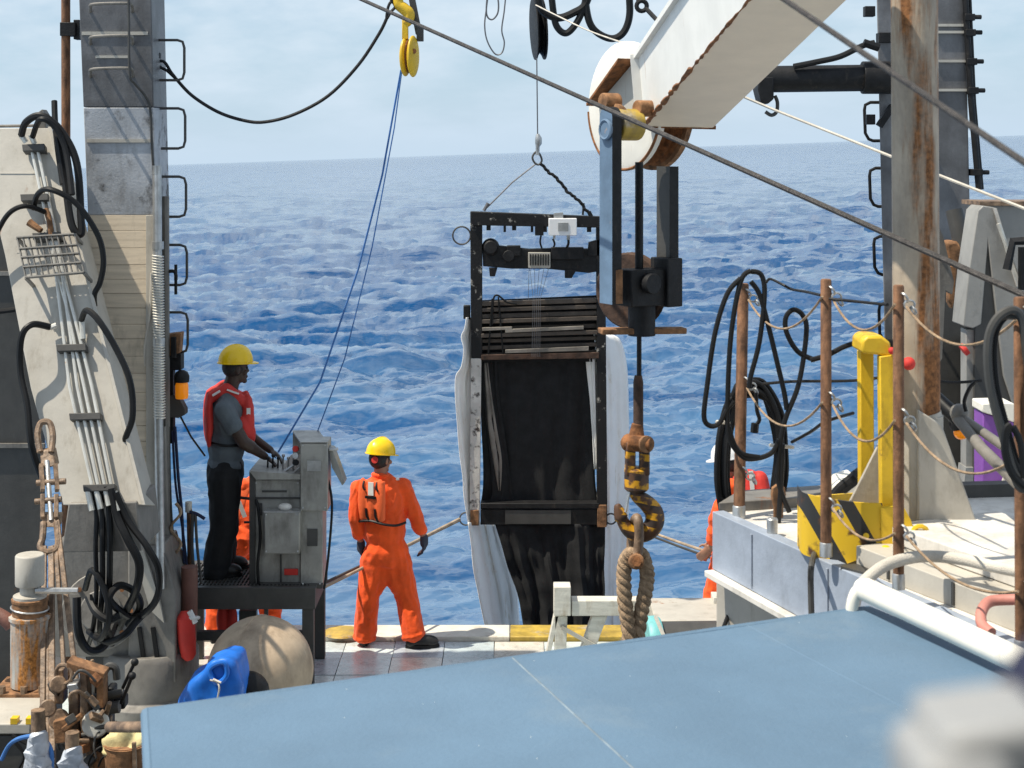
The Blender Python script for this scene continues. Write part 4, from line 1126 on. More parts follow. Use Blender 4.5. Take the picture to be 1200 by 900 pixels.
for u in (-.10, 0, .10): b.ell(ch(u, -.155, .24), (.06, .035, .22), ax, 12, 9)
for u in (-.09, .09):
    b.cap(ch(u, -.13, .06), ch(u, -.02, -.005), .045, .045); b.cap(ch(u, -.02, -.005), ch(u, .10, .10), .045, .05)
    b.ell(ch(u, .150, .26), (.085, .055, .22), ax, 14, 10); b.ell(ch(u * 1.5, .11, .34), (.06, .07, .13), ax, 12, 9)
    b.ell(ch(u, .165, .37), (.085, .05, .10), ax, 12, 8)
fuse(b, 'life_vest', M_red, t, .010, 3, .004, 9)
b = MB(); b.box(ch(.125, .03, .015), (.05, .10, .012), (near, (Fd + V((0, 0, -.4))).normalized(), (U + Fd * .4).normalized())); b.box(ch(.14, -.10, .02), (.05, .07, .012), (near, (Fd + V((0, 0, .6))).normalized(), (U - Fd * .6).normalized()))
b.box(ch(.155, .150, .17), (.03, .03, .05), ax); b.each('reflective_tape', M_refl, t)
b = MB()
loop = [ch(.20 * math.cos(a), .145 * math.sin(a) - .005, .43 + .01 * math.sin(a)) for a in [2 * math.pi * i / 16 for i in range(16)]]
b.tube(spl(loop, 2, True), .012, 6, True); b.build('strap', M_black, t)

# --- crew member stooping behind the console ---------------------------------------------------------------------
D2 = 13.1
t = thing('person', 'person in orange coveralls stooping behind the grey control console', 'person', V((-2.2, D2, 0)), 'crew members')
t['_floor'] = 0.0
J = dict(head=P(322, 560, D2 + .35), neck=P(312, 568, D2 + .22), pel=P(286, 634, D2), shn=P(296, 572, D2 + .10), shf=P(322, 580, D2 + .32), eln=P(300, 610, D2 + .25), elf=P(330, 612, D2 + .35),
         wrn=P(318, 632, D2 + .3), wrf=P(336, 634, D2 + .35), hpn=P(276, 644, D2 - .02), hpf=P(300, 644, D2 + .05), knn=P(266, 694, D2 + .02), knf=P(324, 694, D2 + .1), ann=P(263, 742, D2 + .0), anf=P(330, 740, D2 + .08))
for k_ in J: J[k_] = J[k_] + V((-.075, 0, 0))
Fd = V((.75, .66, 0)).normalized(); S = V((.66, -.75, 0))
body = MB(); hS, hU = head(body, J['head'], V((.7, .6, -.5)).normalized(), U)
body.cap(J['head'] - V((0, 0, .03)), J['neck'], .055, .06); body.cap(J['neck'] - V((0, 0, .05)), J['pel'], .12, .13)
for k in 'nf':
    body.cap(J['neck'], J['sh' + k], .055, .05); body.cap(J['sh' + k], J['el' + k], .048, .04); body.cap(J['el' + k], J['wr' + k], .04, .028); body.cap(J['hp' + k], J['kn' + k], .075, .05); body.cap(J['kn' + k], J['an' + k], .05, .036)
    hand(body, J['wr' + k], V((.5, .3, -.8)), V((0, 1, 0)), V((1, 0, 0)))
fuse(body, 'body', M_skin, t, .008, 3)
c = MB(); c.cap(lerp(J['neck'], J['pel'], .15), lerp(J['neck'], J['pel'], .7), .15, .15); c.ell(J['pel'], (.19, .17, .17), (S, Fd, U))
for k in 'nf':
    c.cap(J['neck'], J['sh' + k], .08, .075); c.cap(J['sh' + k], J['el' + k], .075, .065); c.cap(J['el' + k], lerp(J['el' + k], J['wr' + k], .7), .065, .058)
    c.cap(J['hp' + k], J['kn' + k], .125, .095); c.cap(J['kn' + k], lerp(J['kn' + k], J['an' + k], .85), .092, .092)
fuse(c, 'coverall', M_or, t, .010, 4, .014, 8, 8)
b = MB(); b.cap(lerp(J['neck'], J['pel'], .12) - Fd * .10 + V((0, 0, .02)), lerp(J['neck'], J['pel'], .62) - Fd * .10, .11, .115); fuse(b, 'life_vest', M_orl, t, .010, 3)
b = MB(); b.bar(P(280, 588, D2 - .16), P(287, 606, D2 - .16), .035, .012, (0, 1, 0)); b.each('reflective_tape', M_refl, t)
hair = MB(); hair.ell(J['head'] + U * .03, (.084, .10, .09)); fuse(hair, 'hair', M_hair, t, .009, 2)
boot(J['ann'], V((.2, 1, 0)), M_boot, t); boot(J['anf'], V((.5, 1, 0)), M_boot, t)

# --- crew member at the right, behind the cable coil --------------------------------------------------------------
D3 = 13.0
t = thing('person', 'person in orange coveralls and white hard hat leaning behind the hanging cable coil', 'person', V((1.82, D3, 0)), 'crew members')
t['_floor'] = 0.0
J = dict(head=P(853, 543, D3), neck=P(866, 560, D3), pel=P(872, 640, D3 + .05), shn=P(856, 572, D3 - .15), shf=P(872, 574, D3 + .2), eln=P(841, 604, D3 - .2), elf=P(850, 610, D3 + .2),
         wrn=P(834, 642, D3 - .1), wrf=P(838, 640, D3 + .12), hpn=P(860, 650, D3 - .06), hpf=P(876, 650, D3 + .12), knn=P(847, 694, D3 - .06), knf=P(868, 696, D3 + .14), ann=P(847, 744, D3 - .05), anf=P(872, 742, D3 + .15))
for k_ in ('hpn', 'knn', 'ann'): J[k_] = J[k_] + V((-.07, 0, 0))
Fd = V((-.9, .35, 0)).normalized(); S = V((.35, .9, 0)).normalized()
hF = V((-.9, .3, -.15)).normalized()
body = MB(); hS, hU = head(body, J['head'], hF, U)
body.cap(J['head'] - V((0, 0, .05)), J['neck'], .055, .06); body.ell(lerp(J['neck'], J['pel'], .35), (.16, .11, .22), (S, Fd, U)); body.cap(lerp(J['neck'], J['pel'], .3), J['pel'], .12, .125)
for k in 'nf':
    body.cap(J['neck'] - V((0, 0, .04)), J['sh' + k], .055, .05); body.cap(J['sh' + k], J['el' + k], .046, .04); body.cap(J['el' + k], J['wr' + k], .04, .028); body.cap(J['hp' + k], J['kn' + k], .078, .052); body.cap(J['kn' + k], J['an' + k], .05, .036)
    hand(body, J['wr' + k], V((-.75, 0, -.6)), V((-.5, 0, .8)), V((-.2, (1 if k == 'n' else -1), -.5)), 1.05, .9)
fuse(body, 'body', M_skin, t, .008, 3)
eyes(J['head'], hF, hU, hS, t)
c = MB(); c.ell(lerp(J['neck'], J['pel'], .36), (.20, .14, .25), (S, Fd, U)); c.ell(lerp(J['neck'], J['pel'], .8), (.18, .145, .2), (S, Fd, U))
for k in 'nf':
    c.cap(J['neck'] - V((0, 0, .06)), J['sh' + k], .08, .075); c.cap(J['sh' + k], J['el' + k], .075, .066); c.cap(J['el' + k], lerp(J['el' + k], J['wr' + k], .75), .066, .058)
    c.cap(J['hp' + k], J['kn' + k], .112, .09); c.cap(J['kn' + k], lerp(J['kn' + k], J['an' + k], .85), .09, .088)
fuse(c, 'coverall', M_or, t, .010, 4, .014, 8, 12)
hair = MB(); hair.ell(J['head'] + hU * .012 - hF * .016, (.083, .10, .095), (hS, hF, hU)); fuse(hair, 'hair', M_hair, t, .009, 2)
hardhat(J['head'] + hU * .05, hF, hU, M_hatw, t)
b = MB()
for a_, c_ in (((878, 560), (880, 588)), ((890, 562), (894, 588)), ((868, 564), (870, 590))): b.cap(P(*a_, D3 - .10), P(*c_, D3 - .14), .075, .085)
fuse(b, 'life_vest', M_red, t, .010, 3)
b = MB(); b.bar(P(880, 552, D3 - .225), P(882, 578, D3 - .235), .035, .012, (0, 1, 0)); b.each('reflective_tape', M_refl, t)
boot(J['ann'], Fd, M_boot, t); boot(J['anf'], Fd, M_boot, t)

# ------------------------------------------------------------------ console and its platform
t = thing('console_platform', 'dark steel grating platform on legs carrying the control console', 'platform', (-2.0, 12.4, 0))
x0, x1 = P(200, 690, 11.9).x, P(384, 690, 12.7).x
b = MB(); b.box(((x0 + x1) / 2, 11.93, FL - .085), (x1 - x0, .06, .17)); b.box(((x0 + x1) / 2, 12.67, FL - .085), (x1 - x0, .06, .17)); b.box((x0 + .03, 12.30, FL - .085), (.06, .68, .17)); b.box((x1 - .03, 12.30, FL - .085), (.06, .68, .17))
b.build('frame', M_greyd, t, bev=.005)
for k in range(34):
    MB().box((x0 + .075 + k * (x1 - x0 - .15) / 33, 12.30, FL - .018), (.010, .68, .036)).build('grating_bar', M_greyd, t)
b = MB()
for k in range(8): b.box(((x0 + x1) / 2, 12.02 + k * .08, FL - .012), (x1 - x0 - .13, .008, .02))
b.build('cross_bars', M_greyd, t)
for xx, yy in ((x1 - .06, 11.95), (x1 - .06, 12.65), (x0 + .06, 12.65), (x0 + .06, 11.95)):
    b = MB(); b.box((xx, yy, (FL - .17) / 2), (.09, .07, FL - .172)); b.build('leg', M_greyd, t, bev=.005)
b = MB(); b.box(((x0 + x1) / 2, 11.97, .40), (x1 - x0 - .1, .05, .07)); b.box((P(312, 700, 11.95).x, 11.95, .6), (.03, .03, .22)); b.build('brace', M_greyd, t)

t = thing('control_console', 'grey steel hydraulic control console with levers in front of the operator', 'console', P(335, 690, 12.1))
b = MB(); b.pbox(296, 562, 352, 688, 12.05, .30); b.build('cabinet', M_alu, t, bev=.006)
b = MB(); b.pbox(352, 598, 378, 689, 12.02, .26); b.build('side_cabinet', M_alu, t, bev=.006)
b = MB(); b.pbox(352, 518, 384, 599, 12.0, .24); b.build('upper_box', M_alu, t, bev=.006)
b = MB(); b.prism([P(343, 505, 12.42), P(374, 505, 12.42), P(374, 560, 12.42), P(343, 560, 12.42)], (0, .03, 0)); b.build('back_plate', M_alu, t, bev=.003)
b = MB(); b.prism([P(374, 505, 12.42), P(384, 518, 12.0), P(352, 518, 12.0), P(343, 505, 12.42)], (0, 0, -.012)); b.build('hood', M_alu, t)
b = MB(); b.prism([P(292, 552, 12.0), P(300, 562, 12.0), P(352, 562, 12.0), P(352, 556, 12.0)], (0, .5, 0)); b.build('desk', M_alu, t)
b = MB(); b.pbox(292, 553, 299, 690, 12.03, .06); b.pbox(299, 557, 352, 562, 12.02, .04); b.pbox(299, 583, 352, 585, 12.035, .02); b.pbox(299, 684, 378, 690, 12.0, .05); b.build('edge_frame', M_greyd, t, bev=.003)
b = MB(); b.pbox(310, 600, 351, 649, 11.93, .12); d_ = b.build('small_cabinet', M_alu, t, bev=.006)
b = MB(); b.pbox(346, 600, 350, 604, 11.92, .02); b.pbox(309, 599, 352, 601, 11.925, .10); b.each('hinge', M_galv, d_)
b = MB(); b.pbox(333, 667, 349, 674, 12.035, .015); b.build('red_label', M_red, t)
b = MB(); b.pbox(328, 650, 330, 686, 12.04, .01); b.pbox(307, 575, 336, 577, 12.04, .01); b.each('door_seam', M_greyd, t)
b = MB(); b.prism([P(385, 526, 12.05), P(390, 527, 12.05), P(404, 566, 12.0), P(401, 569, 12.0), P(389, 548, 12.05)], (0, .16, 0)); b.build('open_flap', M_alu, t, bev=.003)
b = MB(); b.tube([P(386, 527, 12.05), P(396, 526, 12.05)], .012, 8); b.build('flap_hinge', M_galv, t)
for k in range(6):
    xx = 313 + k * 6
    b = MB(); b.tube([P(xx, 560, 12.2), P(xx + 1, 538 - (k % 2) * 3, 12.15)], .007, 6); b.ell(P(xx + 1, 537 - (k % 2) * 3, 12.15), .014)
    b.build('lever', M_blacks if k < 3 else M_galv, t)
b = MB(); b.prism([P(322, 560, 12.1), P(340, 534, 12.3), P(352, 534, 12.3), P(352, 560, 12.1)], (0, .05, 0)); b.build('gauge_panel', M_greyl, t, bev=.003)
for k in range(3):
    b = MB(); b.cyl(P(347, 526 + k * 8, 12.1), P(346, 526 + k * 8, 12.06), .024, 14); b.build('gauge', (M_red, M_galv, M_blacks)[k], t)
b = MB(); b.tube([P(325, 558, 12.08), P(344, 545, 12.1)], .010, 6); b.tube([P(336, 560, 12.06), P(351, 548, 12.06)], .008, 6); b.each('grip_bar', M_galv, t)
b = MB(); b.tube([P(298, 585, 12.3), P(280, 583, 12.3)], .012, 8); b.tube([P(298, 612, 12.3), P(286, 612, 12.3)], .010, 8); b.each('side_rail', M_greyd, t)
b = MB(); b.ell(P(334, 594, 11.98), (.055, .04, .03), None, 12, 8); o_ = b.build('tmp', M_wdeck, t)
o_.name = 'glove_rag'
for x_, y_ in ((312, 603), (349, 603), (312, 646), (349, 646), (355, 522), (381, 522), (355, 595), (381, 595), (355, 684), (375, 684), (300, 566), (349, 566)):
    b = MB(); b.cyl(P(x_, y_, 12.0 if x_ > 352 else (11.93 if y_ > 599 else 12.05)), P(x_, y_, (12.0 if x_ > 352 else (11.93 if y_ > 599 else 12.05)) - .008), .007, 8); b.build('screw', M_galv, t)
b = MB(); b.pbox(360, 540, 376, 552, 11.992, .01); b.build('label_plate', M_galv, t)
b = MB(); b.pbox(360, 620, 372, 640, 12.012, .01); b.pbox(302, 590, 307, 604, 12.035, .02); b.each('cover_plate', M_greyd, t)
b = MB(); b.tube(spl([P(303, 686, 12.0), P(302, 660, 11.99), P(305, 630, 11.99), P(303, 600, 12.0), P(300, 585, 12.02)], 5), .012, 8); b.build('conduit', M_black, t)
b = MB(); b.tube(spl([P(384, 560, 12.1), P(389, 590, 12.05), P(386, 640, 12.05), P(380, 690, 12.05)], 5), .010, 8); b.build('conduit', M_black, t)

# gear stored under the platform
t = thing('spare_vest', 'orange-red life vest hanging under the console platform', 'life vest', P(266, 755, 12.2))
b = MB()
for x in (260, 272): b.ell(P(x, 726, 12.3), (.045, .035, .13), None, 12, 10)
fuse(b, 'vest', M_red, t, .010, 2)
b = MB(); b.pbox(280, 716, 300, 730, 12.3, .08); t2 = one('equipment_box', b, M_greyd, 'small dark box stowed under the console platform', 'box', P(290, 730, 12.3))

# ------------------------------------------------------------------ buoy, float, blue bag
t = thing('buoy', 'big round weathered beige buoy below the console platform', 'buoy', V((-1.835, 11.2, 0)))
b = MB(); b.ell(V((-1.835, 11.2, .386)), .386, None, 40, 26); b.build('shell', M_buoy, t)
b = MB(); b.torus(V((-1.835, 11.2, .386)), (.9, -.3, .1), .384, .010, 48, 6); b.build('seam', M_buoy, t)
b = MB(); b.cyl(V((-1.66, 10.87, .33)), V((-1.64, 10.83, .33)), .035, 12); b.build('fitting', M_blacks, t)
t = thing('float_ball', 'small black ball float in front of the beige buoy', 'float', V((-1.77, 10.55, 0)))
b = MB(); b.ell(P(291, 812, 10.55), .145, None, 28, 18); b.build('shell', M_black, t)
t = thing('blue_bag', 'bright blue tarpaulin bag tied with white string beside the buoy', 'bag', V((-2.05, 10.4, 0)))
b = MB()
prof = [(212, 905), (207, 860), (210, 826), (222, 806), (240, 790), (250, 777), (262, 774), (274, 778), (280, 800), (282, 830), (284, 870), (282, 905)]
b.pprism(prof, 10.28, .32)
o_ = b.build('tmp', M_bag, t)
o_ = bake(o_, 'sheet', M_bag, t, [('REMESH', dict(mode='VOXEL', voxel_size=.016, use_smooth_shade=True)), ('SMOOTH', dict(iterations=6, factor=.6))])
for v_, n_ in zip(o_.data.vertices, [tuple(v_.normal) for v_ in o_.data.vertices]):
    v_.co += V(n_) * .028 * (1 - 2 * abs(mnoise.noise(V((v_.co.x * 7, v_.co.y * 5, v_.co.z * 3.5)) + V((2, 5, 1)))))
b = MB(); b.tube(spl([P(248, 793, 10.24), P(246, 784, 10.24), P(253, 778, 10.24), P(263, 777, 10.24), P(266, 788, 10.24), P(262, 796, 10.24), P(254, 800, 10.24)], 4, True), .018, 8, True); b.build('rolled_rim', M_bag, t)
b = MB(); b.tube(spl([P(246, 797, 10.22), P(254, 799, 10.22), P(257, 806, 10.2), P(255, 818, 10.22)], 4), .006, 6); b.tube([P(250, 796, 10.22), P(259, 800, 10.2)], .007, 6); b.build('string', M_ropew, t)

# ------------------------------------------------------------------ boat hook poles held to the net frame
b = MB(); b.tube([P(370, 693, 12.4), P(440, 658, 13.0), P(538, 609, 14.3)], [.014, .014, .020], 8)
one('tagline_pole', b, M_bamb, 'tan wooden pole with hook held behind the person with back turned, reaching the net frame', 'pole', P(370, 693, 12.4))
b = MB(); b.tube([P(370, 688, 12.5), P(432, 659, 13.1), P(470, 640, 13.5)], .014, 8)
one('tagline_pole', b, M_greyd, 'dark pole running alongside the tan pole at the waist of the person with back turned', 'pole', P(370, 688, 12.5))
b = MB(); b.tube([P(758, 622, 14.5), P(800, 637, 13.6), P(845, 652, 12.9)], .013, 8)
one('tagline_pole', b, M_bamb, 'tan pole between the striped hook and the person in white hard hat, upper of two', 'pole', P(845, 652, 12.9))
b = MB(); b.tube([P(745, 621, 14.55), P(800, 642, 13.6), P(842, 657, 12.95)], .011, 8)
one('tagline_pole', b, M_greyd, 'thin dark pole below the tan one, between striped hook and white hard hat', 'pole', P(842, 657, 12.95))

# ------------------------------------------------------------------ opening-closing net frame hanging over the stern
ND = 14.6
t = thing('net_frame', 'tall black net frame with stacked bars and dark nets hanging over the stern', 'net frame', P(630, 616, ND + .15))
def Q(px, py, d=0.0):
    return P(px, py, ND + d)
b = MB(); b.pprism([(551, 248), (565, 250), (565, 420), (552, 420)], ND, .13); b.build('upright', M_chip, t, bev=.004)
b = MB(); b.pprism([(552, 420), (564, 420), (562, 616), (550, 616)], ND, .13); b.build('upright', M_chipw, t, bev=.004)
b = MB(); b.pprism([(699, 254), (709, 254), (712, 616), (700, 616)], ND, .13); b.build('upright', M_chip, t, bev=.004)
b = MB(); b.pprism([(552, 248), (706, 254), (706, 267), (552, 264)], ND - .02, .16); tb = b.build('top_bar', M_chip, t, bev=.004)
for x in (570, 590, 600, 622, 634, 688):
    b = MB(); b.pbox(x, 264, x + random.choice((3, 5, 7)), 264 + random.choice((6, 8)), ND, .06); b.build('lug', M_blacks, tb)
b = MB(); b.pprism([(565, 290), (585, 288), (620, 292), (650, 291), (700, 292), (702, 318), (690, 320), (640, 315), (600, 315), (566, 312)], ND + .01, .12); rb = b.build('release_bar', M_blacks, t, bev=.008)
b = MB(); b.ell(Q(575, 290, .05), (.085, .08, .09), None, 14, 10); b.cyl(Q(575, 290, -.05), Q(575, 290, .02), .06, 16); b.cyl(Q(596, 300, -.03), Q(596, 300, .1), .055, 14); b.pbox(594, 288, 610, 300, ND - .02, .1); b.pbox(646, 290, 684, 304, ND - .03, .1)
b.each('drive_motor', M_blacks, rb, bev=.005)
b = MB()
for pl in ([(573, 314), (583, 314), (580, 324), (574, 324)], [(662, 316), (676, 316), (670, 326), (662, 326)], [(690, 284), (704, 280), (704, 300), (688, 300)]): b.pprism(pl, ND, .08)
b.each('gusset', M_blacks, rb, bev=.003)
b = MB(); b.pbox(619, 296, 645, 314, ND - .04, .06); rk = b.build('toggle_rack', M_greyl, t, bev=.003)
for k in range(8):
    b = MB(); b.pbox(621 + k * 3, 298, 622.4 + k * 3, 311, ND - .055, .016); b.build('toggle_slot', M_blacks, rk)
b = MB(); b.pbox(643, 256, 676, 276, ND - .10, .10); sb = b.build('sensor_box', M_hatw, t, bev=.006)
b = MB(); b.pprism([(649, 250), (660, 249), (660, 257), (649, 257)], ND - .06, .05); b.pbox(648, 276, 651, 280, ND - .08, .03); b.pbox(664, 276, 668, 281, ND - .08, .03); b.pbox(654, 261, 666, 271, ND - .106, .008); b.each('fitting', M_galv, sb)
b = MB(); b.pbox(627, 262, 637, 276, ND - .03, .08); b.tube(spl([Q(634, 276), Q(633, 284), Q(635, 291)], 4), .01, 6); b.tube(spl([Q(648, 280, -.05), Q(650, 286, -.03), Q(648, 291, 0)], 4), .01, 6); b.tube(spl([Q(666, 280, -.05), Q(666, 286, -.03), Q(663, 292, 0)], 4), .012, 6)
b.each('cable_gland', M_black, t)
b = MB(); b.torus(Q(541, 276, .05), (0, 1, 0), .085, .009, 20, 6); b.build('side_loop', M_greyd, t)
b = MB(); b.torus(Q(546, 608, .05), (0, 1, 0), .06, .008, 16, 6); b.torus(Q(716, 608, .05), (0, 1, 0), .05, .008, 16, 6); b.each('tag_ring', M_greyd, t)
b = MB(); b.pbox(543, 358, 551, 374, ND + .02, .08); b.build('stop', M_black, t, bev=.008)
# the stack of net bars
ys = [353, 361, 368, 375, 383, 391, 398, 406, 414]
for k, y in enumerate(ys):
    dy = random.uniform(-.5, .5)
    xl, xr = 564, 700
    lean = -4 + random.uniform(-.7, .7)
    th = random.uniform(4.4, 5.6)
    b = MB(); b.pprism([(xl, y + dy), (xr, y + lean + dy), (xr, y + lean + dy + th), (xl, y + dy + th)], ND + .02 + random.uniform(-.03, .05), .05)
    b.build('net_bar', M_slat, t, bev=.004)
for pl in ([(592, 386), (684, 382), (684, 386), (592, 390)], [(592, 410), (690, 406), (690, 411), (592, 414)], [(565, 384), (600, 383), (600, 386), (565, 388)]):
    b = MB(); b.pprism(pl, ND - .02, .03); b.build('net_bar', M_slatl, t, bev=.003)
b = MB(); b.pprism([(564, 416), (702, 413), (702, 420), (564, 422)], ND - .02, .06); b.build('net_bar', M_darkrust, t, bev=.004)
b = MB(); b.pprism([(564, 352), (702, 346), (700, 424), (564, 424)], ND + .10, .02); b.build('bar_backing', M_net, t)
b = MB(); b.tube(spl([Q(577, 380), Q(578, 352), Q(583, 346), Q(594, 354), Q(606, 356)], 5), .009, 6); b.tube([Q(572, 420), Q(577, 350)], .009, 6); b.tube([Q(584, 348), Q(590, 420)], .008, 6); b.each('cord', M_black, t)
b = MB()
for k in range(5):
    x = 621 + k * 5.5
    b.tube([Q(x, 314, -.03), Q(629 + (k - 2) * 2.1, 350, -.04), Q(628 + (k - 2) * 2.3, 418, -.04)], .0022, 5)
b.tube([Q(620, 314, -.03), Q(619, 352, -.03)], .0025, 5); o_ = b.build('trip_lines', M_tail, t); o_['kind'] = 'stuff'
# bottom bar
b = MB(); b.pbox(563, 590, 702, 596, ND - .02, .14); b.pbox(563, 597, 702, 615, ND, .12); bb = b.build('bottom_bar', M_blacks, t, bev=.004)
b = MB(); b.pbox(592, 598, 669, 614, ND - .012, .01); b.build('plate', M_greyd, bb)
b = MB(); b.pbox(551, 598, 561, 616, ND - .02, .16); b.pbox(700, 592, 711, 618, ND - .02, .16); b.each('corner_foot', M_rustl, t, bev=.006)

def cloth(name, mt, outline_l, outline_r, ys_, d0, amp, nx=26, sub=4, seed=0, thick=.006, freq=1.0, depth_fn=None):
    """hanging cloth between a left and a right edge, with vertical folds"""
    rows = []
    n = len(ys_)
    L_ = spl([V((outline_l[i], ys_[i], 0)) for i in range(n)], sub); R_ = spl([V((outline_r[i], ys_[i], 0)) for i in range(n)], sub)
    vs_, fs = [], []
    for j, (a, c_) in enumerate(zip(L_, R_)):
        for i in range(nx + 1):
            u = i / nx
            x = a.x + (c_.x - a.x) * u; y = a.y + (c_.y - a.y) * u
            f = mnoise.noise(V((u * 6 * freq + seed, y * .006, seed))) * 1.0 + mnoise.noise(V((u * 15 * freq + seed, y * .012, seed + 4))) * .45 + mnoise.noise(V((u * 4 + seed, y * .05, seed + 9))) * .3
            d = d0 + amp * f + (depth_fn(u, y) if depth_fn else 0)
            vs_.append(P(x, y, ND + d))
    m_ = nx + 1
    for j in range(len(L_) - 1):
        for i in range(nx):
            fs.append((j * m_ + i, j * m_ + i + 1, (j + 1) * m_ + i + 1, (j + 1) * m_ + i))
    b = MB(); b.add(vs_, fs)
    o_ = b.build(name, mt, t)
    s_ = o_.modifiers.new('solid', 'SOLIDIFY'); s_.thickness = thick
    return o_
cloth('net', M_net, (562, 563, 564, 566, 566, 563), (701, 700, 698, 697, 698, 702), (421, 455, 500, 540, 570, 592), .14, .035, 44, 6, 2, freq=1.4)
cloth('net', M_net, (565, 566, 570, 575, 576, 566), (582, 584, 590, 596, 600, 604), (421, 460, 500, 545, 580, 592), .11, .03, 14, 5, 8)
cloth('net', M_net, (580, 588, 595, 606, 612, 616, 620), (709, 709, 708, 709, 706, 702, 700), (614, 640, 665, 695, 725, 760, 860), .02, .12, 44, 4, 5)
cloth('net_skirt', M_clw, (548, 552, 554, 560, 566, 574, 590), (585, 592, 600, 606, 608, 612, 622), (612, 640, 665, 695, 725, 760, 860), .02, .05, 24, 4, 9, depth_fn=lambda u, y: .68 * u - .1)
cloth('net_skirt', M_clw, (546, 544, 540, 543, 540, 534, 533, 535, 538, 542, 543, 548), (557, 556, 556, 556, 556, 556, 556, 556, 556, 556, 556, 556), (372, 385, 395, 410, 430, 440, 460, 490, 530, 560, 580, 612), -.04, .03, 10, 4, 13, depth_fn=lambda u, y: .22 * u)
cloth('net_skirt', M_clw, (696, 697, 700, 702, 704, 704, 704, 704), (718, 728, 735, 737, 738, 737, 735, 730), (392, 400, 430, 480, 540, 600, 680, 860), .12, .04, 16, 5, 17, depth_fn=lambda u, y: .42 * u - .05)
cloth('net_skirt', M_clw, (686, 688, 692, 696), (700, 700, 700, 700), (420, 440, 480, 550), .10, .03, 8, 5, 19)
cloth('net_lining', M_slatl, (567, 569, 572, 578, 584), (572, 576, 582, 588, 586), (425, 460, 500, 540, 575), .10, .02, 5, 5, 23)

# bridle, wire and sheave above the frame
t = thing('bridle', 'wire bridle with shackle holding the net frame', 'bridle', P(630, 180, ND))
b = MB(); b.tube([Q(628, 192), Q(600, 214), Q(568, 246)], .008, 6); b.tube([Q(572, 238), Q(567, 247)], .018, 6); b.build('leg', M_tail, t)
b = MB()
leg_pts = [Q(633, 192).lerp(Q(690, 250), k / 11) + V((.012 * (k % 2), 0, -.012 * math.sin(k * 1.3))) for k in range(12)]
for a_, c_ in zip(leg_pts[:-1], leg_pts[1:]):
    b.tube([a_, (a_ + c_) / 2 + V((.006, .01, .006)), c_], .016, 6)
b.build('leg', M_black, t)
b = MB(); b.tube([Q(684, 238), Q(683, 252)], .01, 6); b.cyl(Q(690, 248), Q(693, 254), .02, 8); b.build('shackle', M_blacks, t)
b = MB(); b.tube(spl([Q(626, 190), Q(624, 184), Q(628, 178), Q(632, 180), Q(635, 188), Q(631, 193)], 4, True), .011, 6, True); b.build('ring', M_greyd, t)
b = MB(); b.tube([Q(630, 157), Q(631, 162), Q(631, 168), Q(630, 172), Q(630, 182)], [.016, .034, .034, .02, .02], 10); b.build('swivel', M_galv, t)
one('lifting_wire', MB().tube([Q(629, 68), Q(630, 158)], .006, 6), M_tail, 'thin lifting wire running from black sheave down to the bridle', 'wire', Q(630, 158))
t = thing('sheave_block', 'narrow black sheave block hanging at the top centre', 'sheave', Q(631, 70, .05))
sa_ = V((1, .12, .06)).normalized()
for dx in (-.058, .028):
    b = MB(); b.lathe([(.20, 0), (.30, .010), (.30, .022), (.20, .032)], Q(631, 34, .3) + sa_ * dx, sa_, 32); b.build('cheek', M_blacks, t)
b = MB(); b.lathe([(.27, -.026), (.23, 0), (.27, .026)], Q(631, 34, .3), sa_, 32); b.build('wheel', M_black, t)
b = MB(); b.pbox(627, -40, 635, 0, ND, .08); b.build('strap', M_blacks, t)

def cable(name, pts, r, mt, label, cat='cable', n=8, seg=8):
    pts_ = spl(pts, seg)
    return one(name, MB().tube(pts_, r, n), mt, label, cat, pts_[len(pts_) // 2])
HD = 13.6
cable('hose_loop', [P(630, -20, HD), P(632, 5, HD), P(640, 16, HD), P(655, 21, HD), P(672, 15, HD), P(686, 5, HD), P(694, -20, HD)], .034, M_black, 'thick black hose sagging right beside the black sheave', 'hose')
cable('hose_loop', [P(645, -20, HD), P(648, 10, HD), P(652, 30, HD), P(662, 39, HD), P(672, 32, HD), P(682, 14, HD), P(690, -15, HD)], .030, M_black, 'black hose loop hanging lowest between two others at top centre', 'hose')
cable('hose_loop', [P(684, -20, HD), P(688, 15, HD), P(694, 32, HD), P(706, 42, HD), P(720, 45, HD), P(732, 36, HD), P(738, 15, HD), P(736, -20, HD)], .032, M_black, 'wide black hose loop left of the white crane head', 'hose')
t = thing('shackle_and_wire', 'black shackle with short wire above the white crane head', 'shackle', P(752, 8, 12))
b = MB(); b.torus(P(752, 7, 12), (0, 1, 0), .04, .018, 16, 8); b.pbox(746, -25, 752, 2, 12, .05); b.build('shackle', M_blacks, t)
b = MB(); b.tube([P(757, 10, 12), P(774, 28, 11.8), P(800, 56, 11.5)], .018, 8); b.build('wire', M_blacks, t)
cable('light_wire', [P(628, 6, 13.2), P(650, 17, 12.6), P(690, 36, 11.5), P(735, 52, 10)], .006, M_ropew, 'thin pale wire from the black sheave to the crane head', 'wire', 6)
cable('thread_loop', [P(574, -20, 12), P(570, 10, 12), P(568, 30, 12), P(571, 48, 12), P(580, 63, 12), P(588, 62, 12), P(591, 50, 12), P(588, 35, 12), P(591, 12, 12), P(594, -20, 12)], .0065, M_tail, 'thin wire loop dangling from the top edge left of centre', 'wire', 6)
cable('thread_loop', [P(572, -15, 12), P(570, 15, 12), P(576, 23, 12), P(583, 16, 12), P(584, 2, 12), P(580, -15, 12)], .0065, M_tail, 'small inner wire loop with knot at the top edge', 'wire', 6)

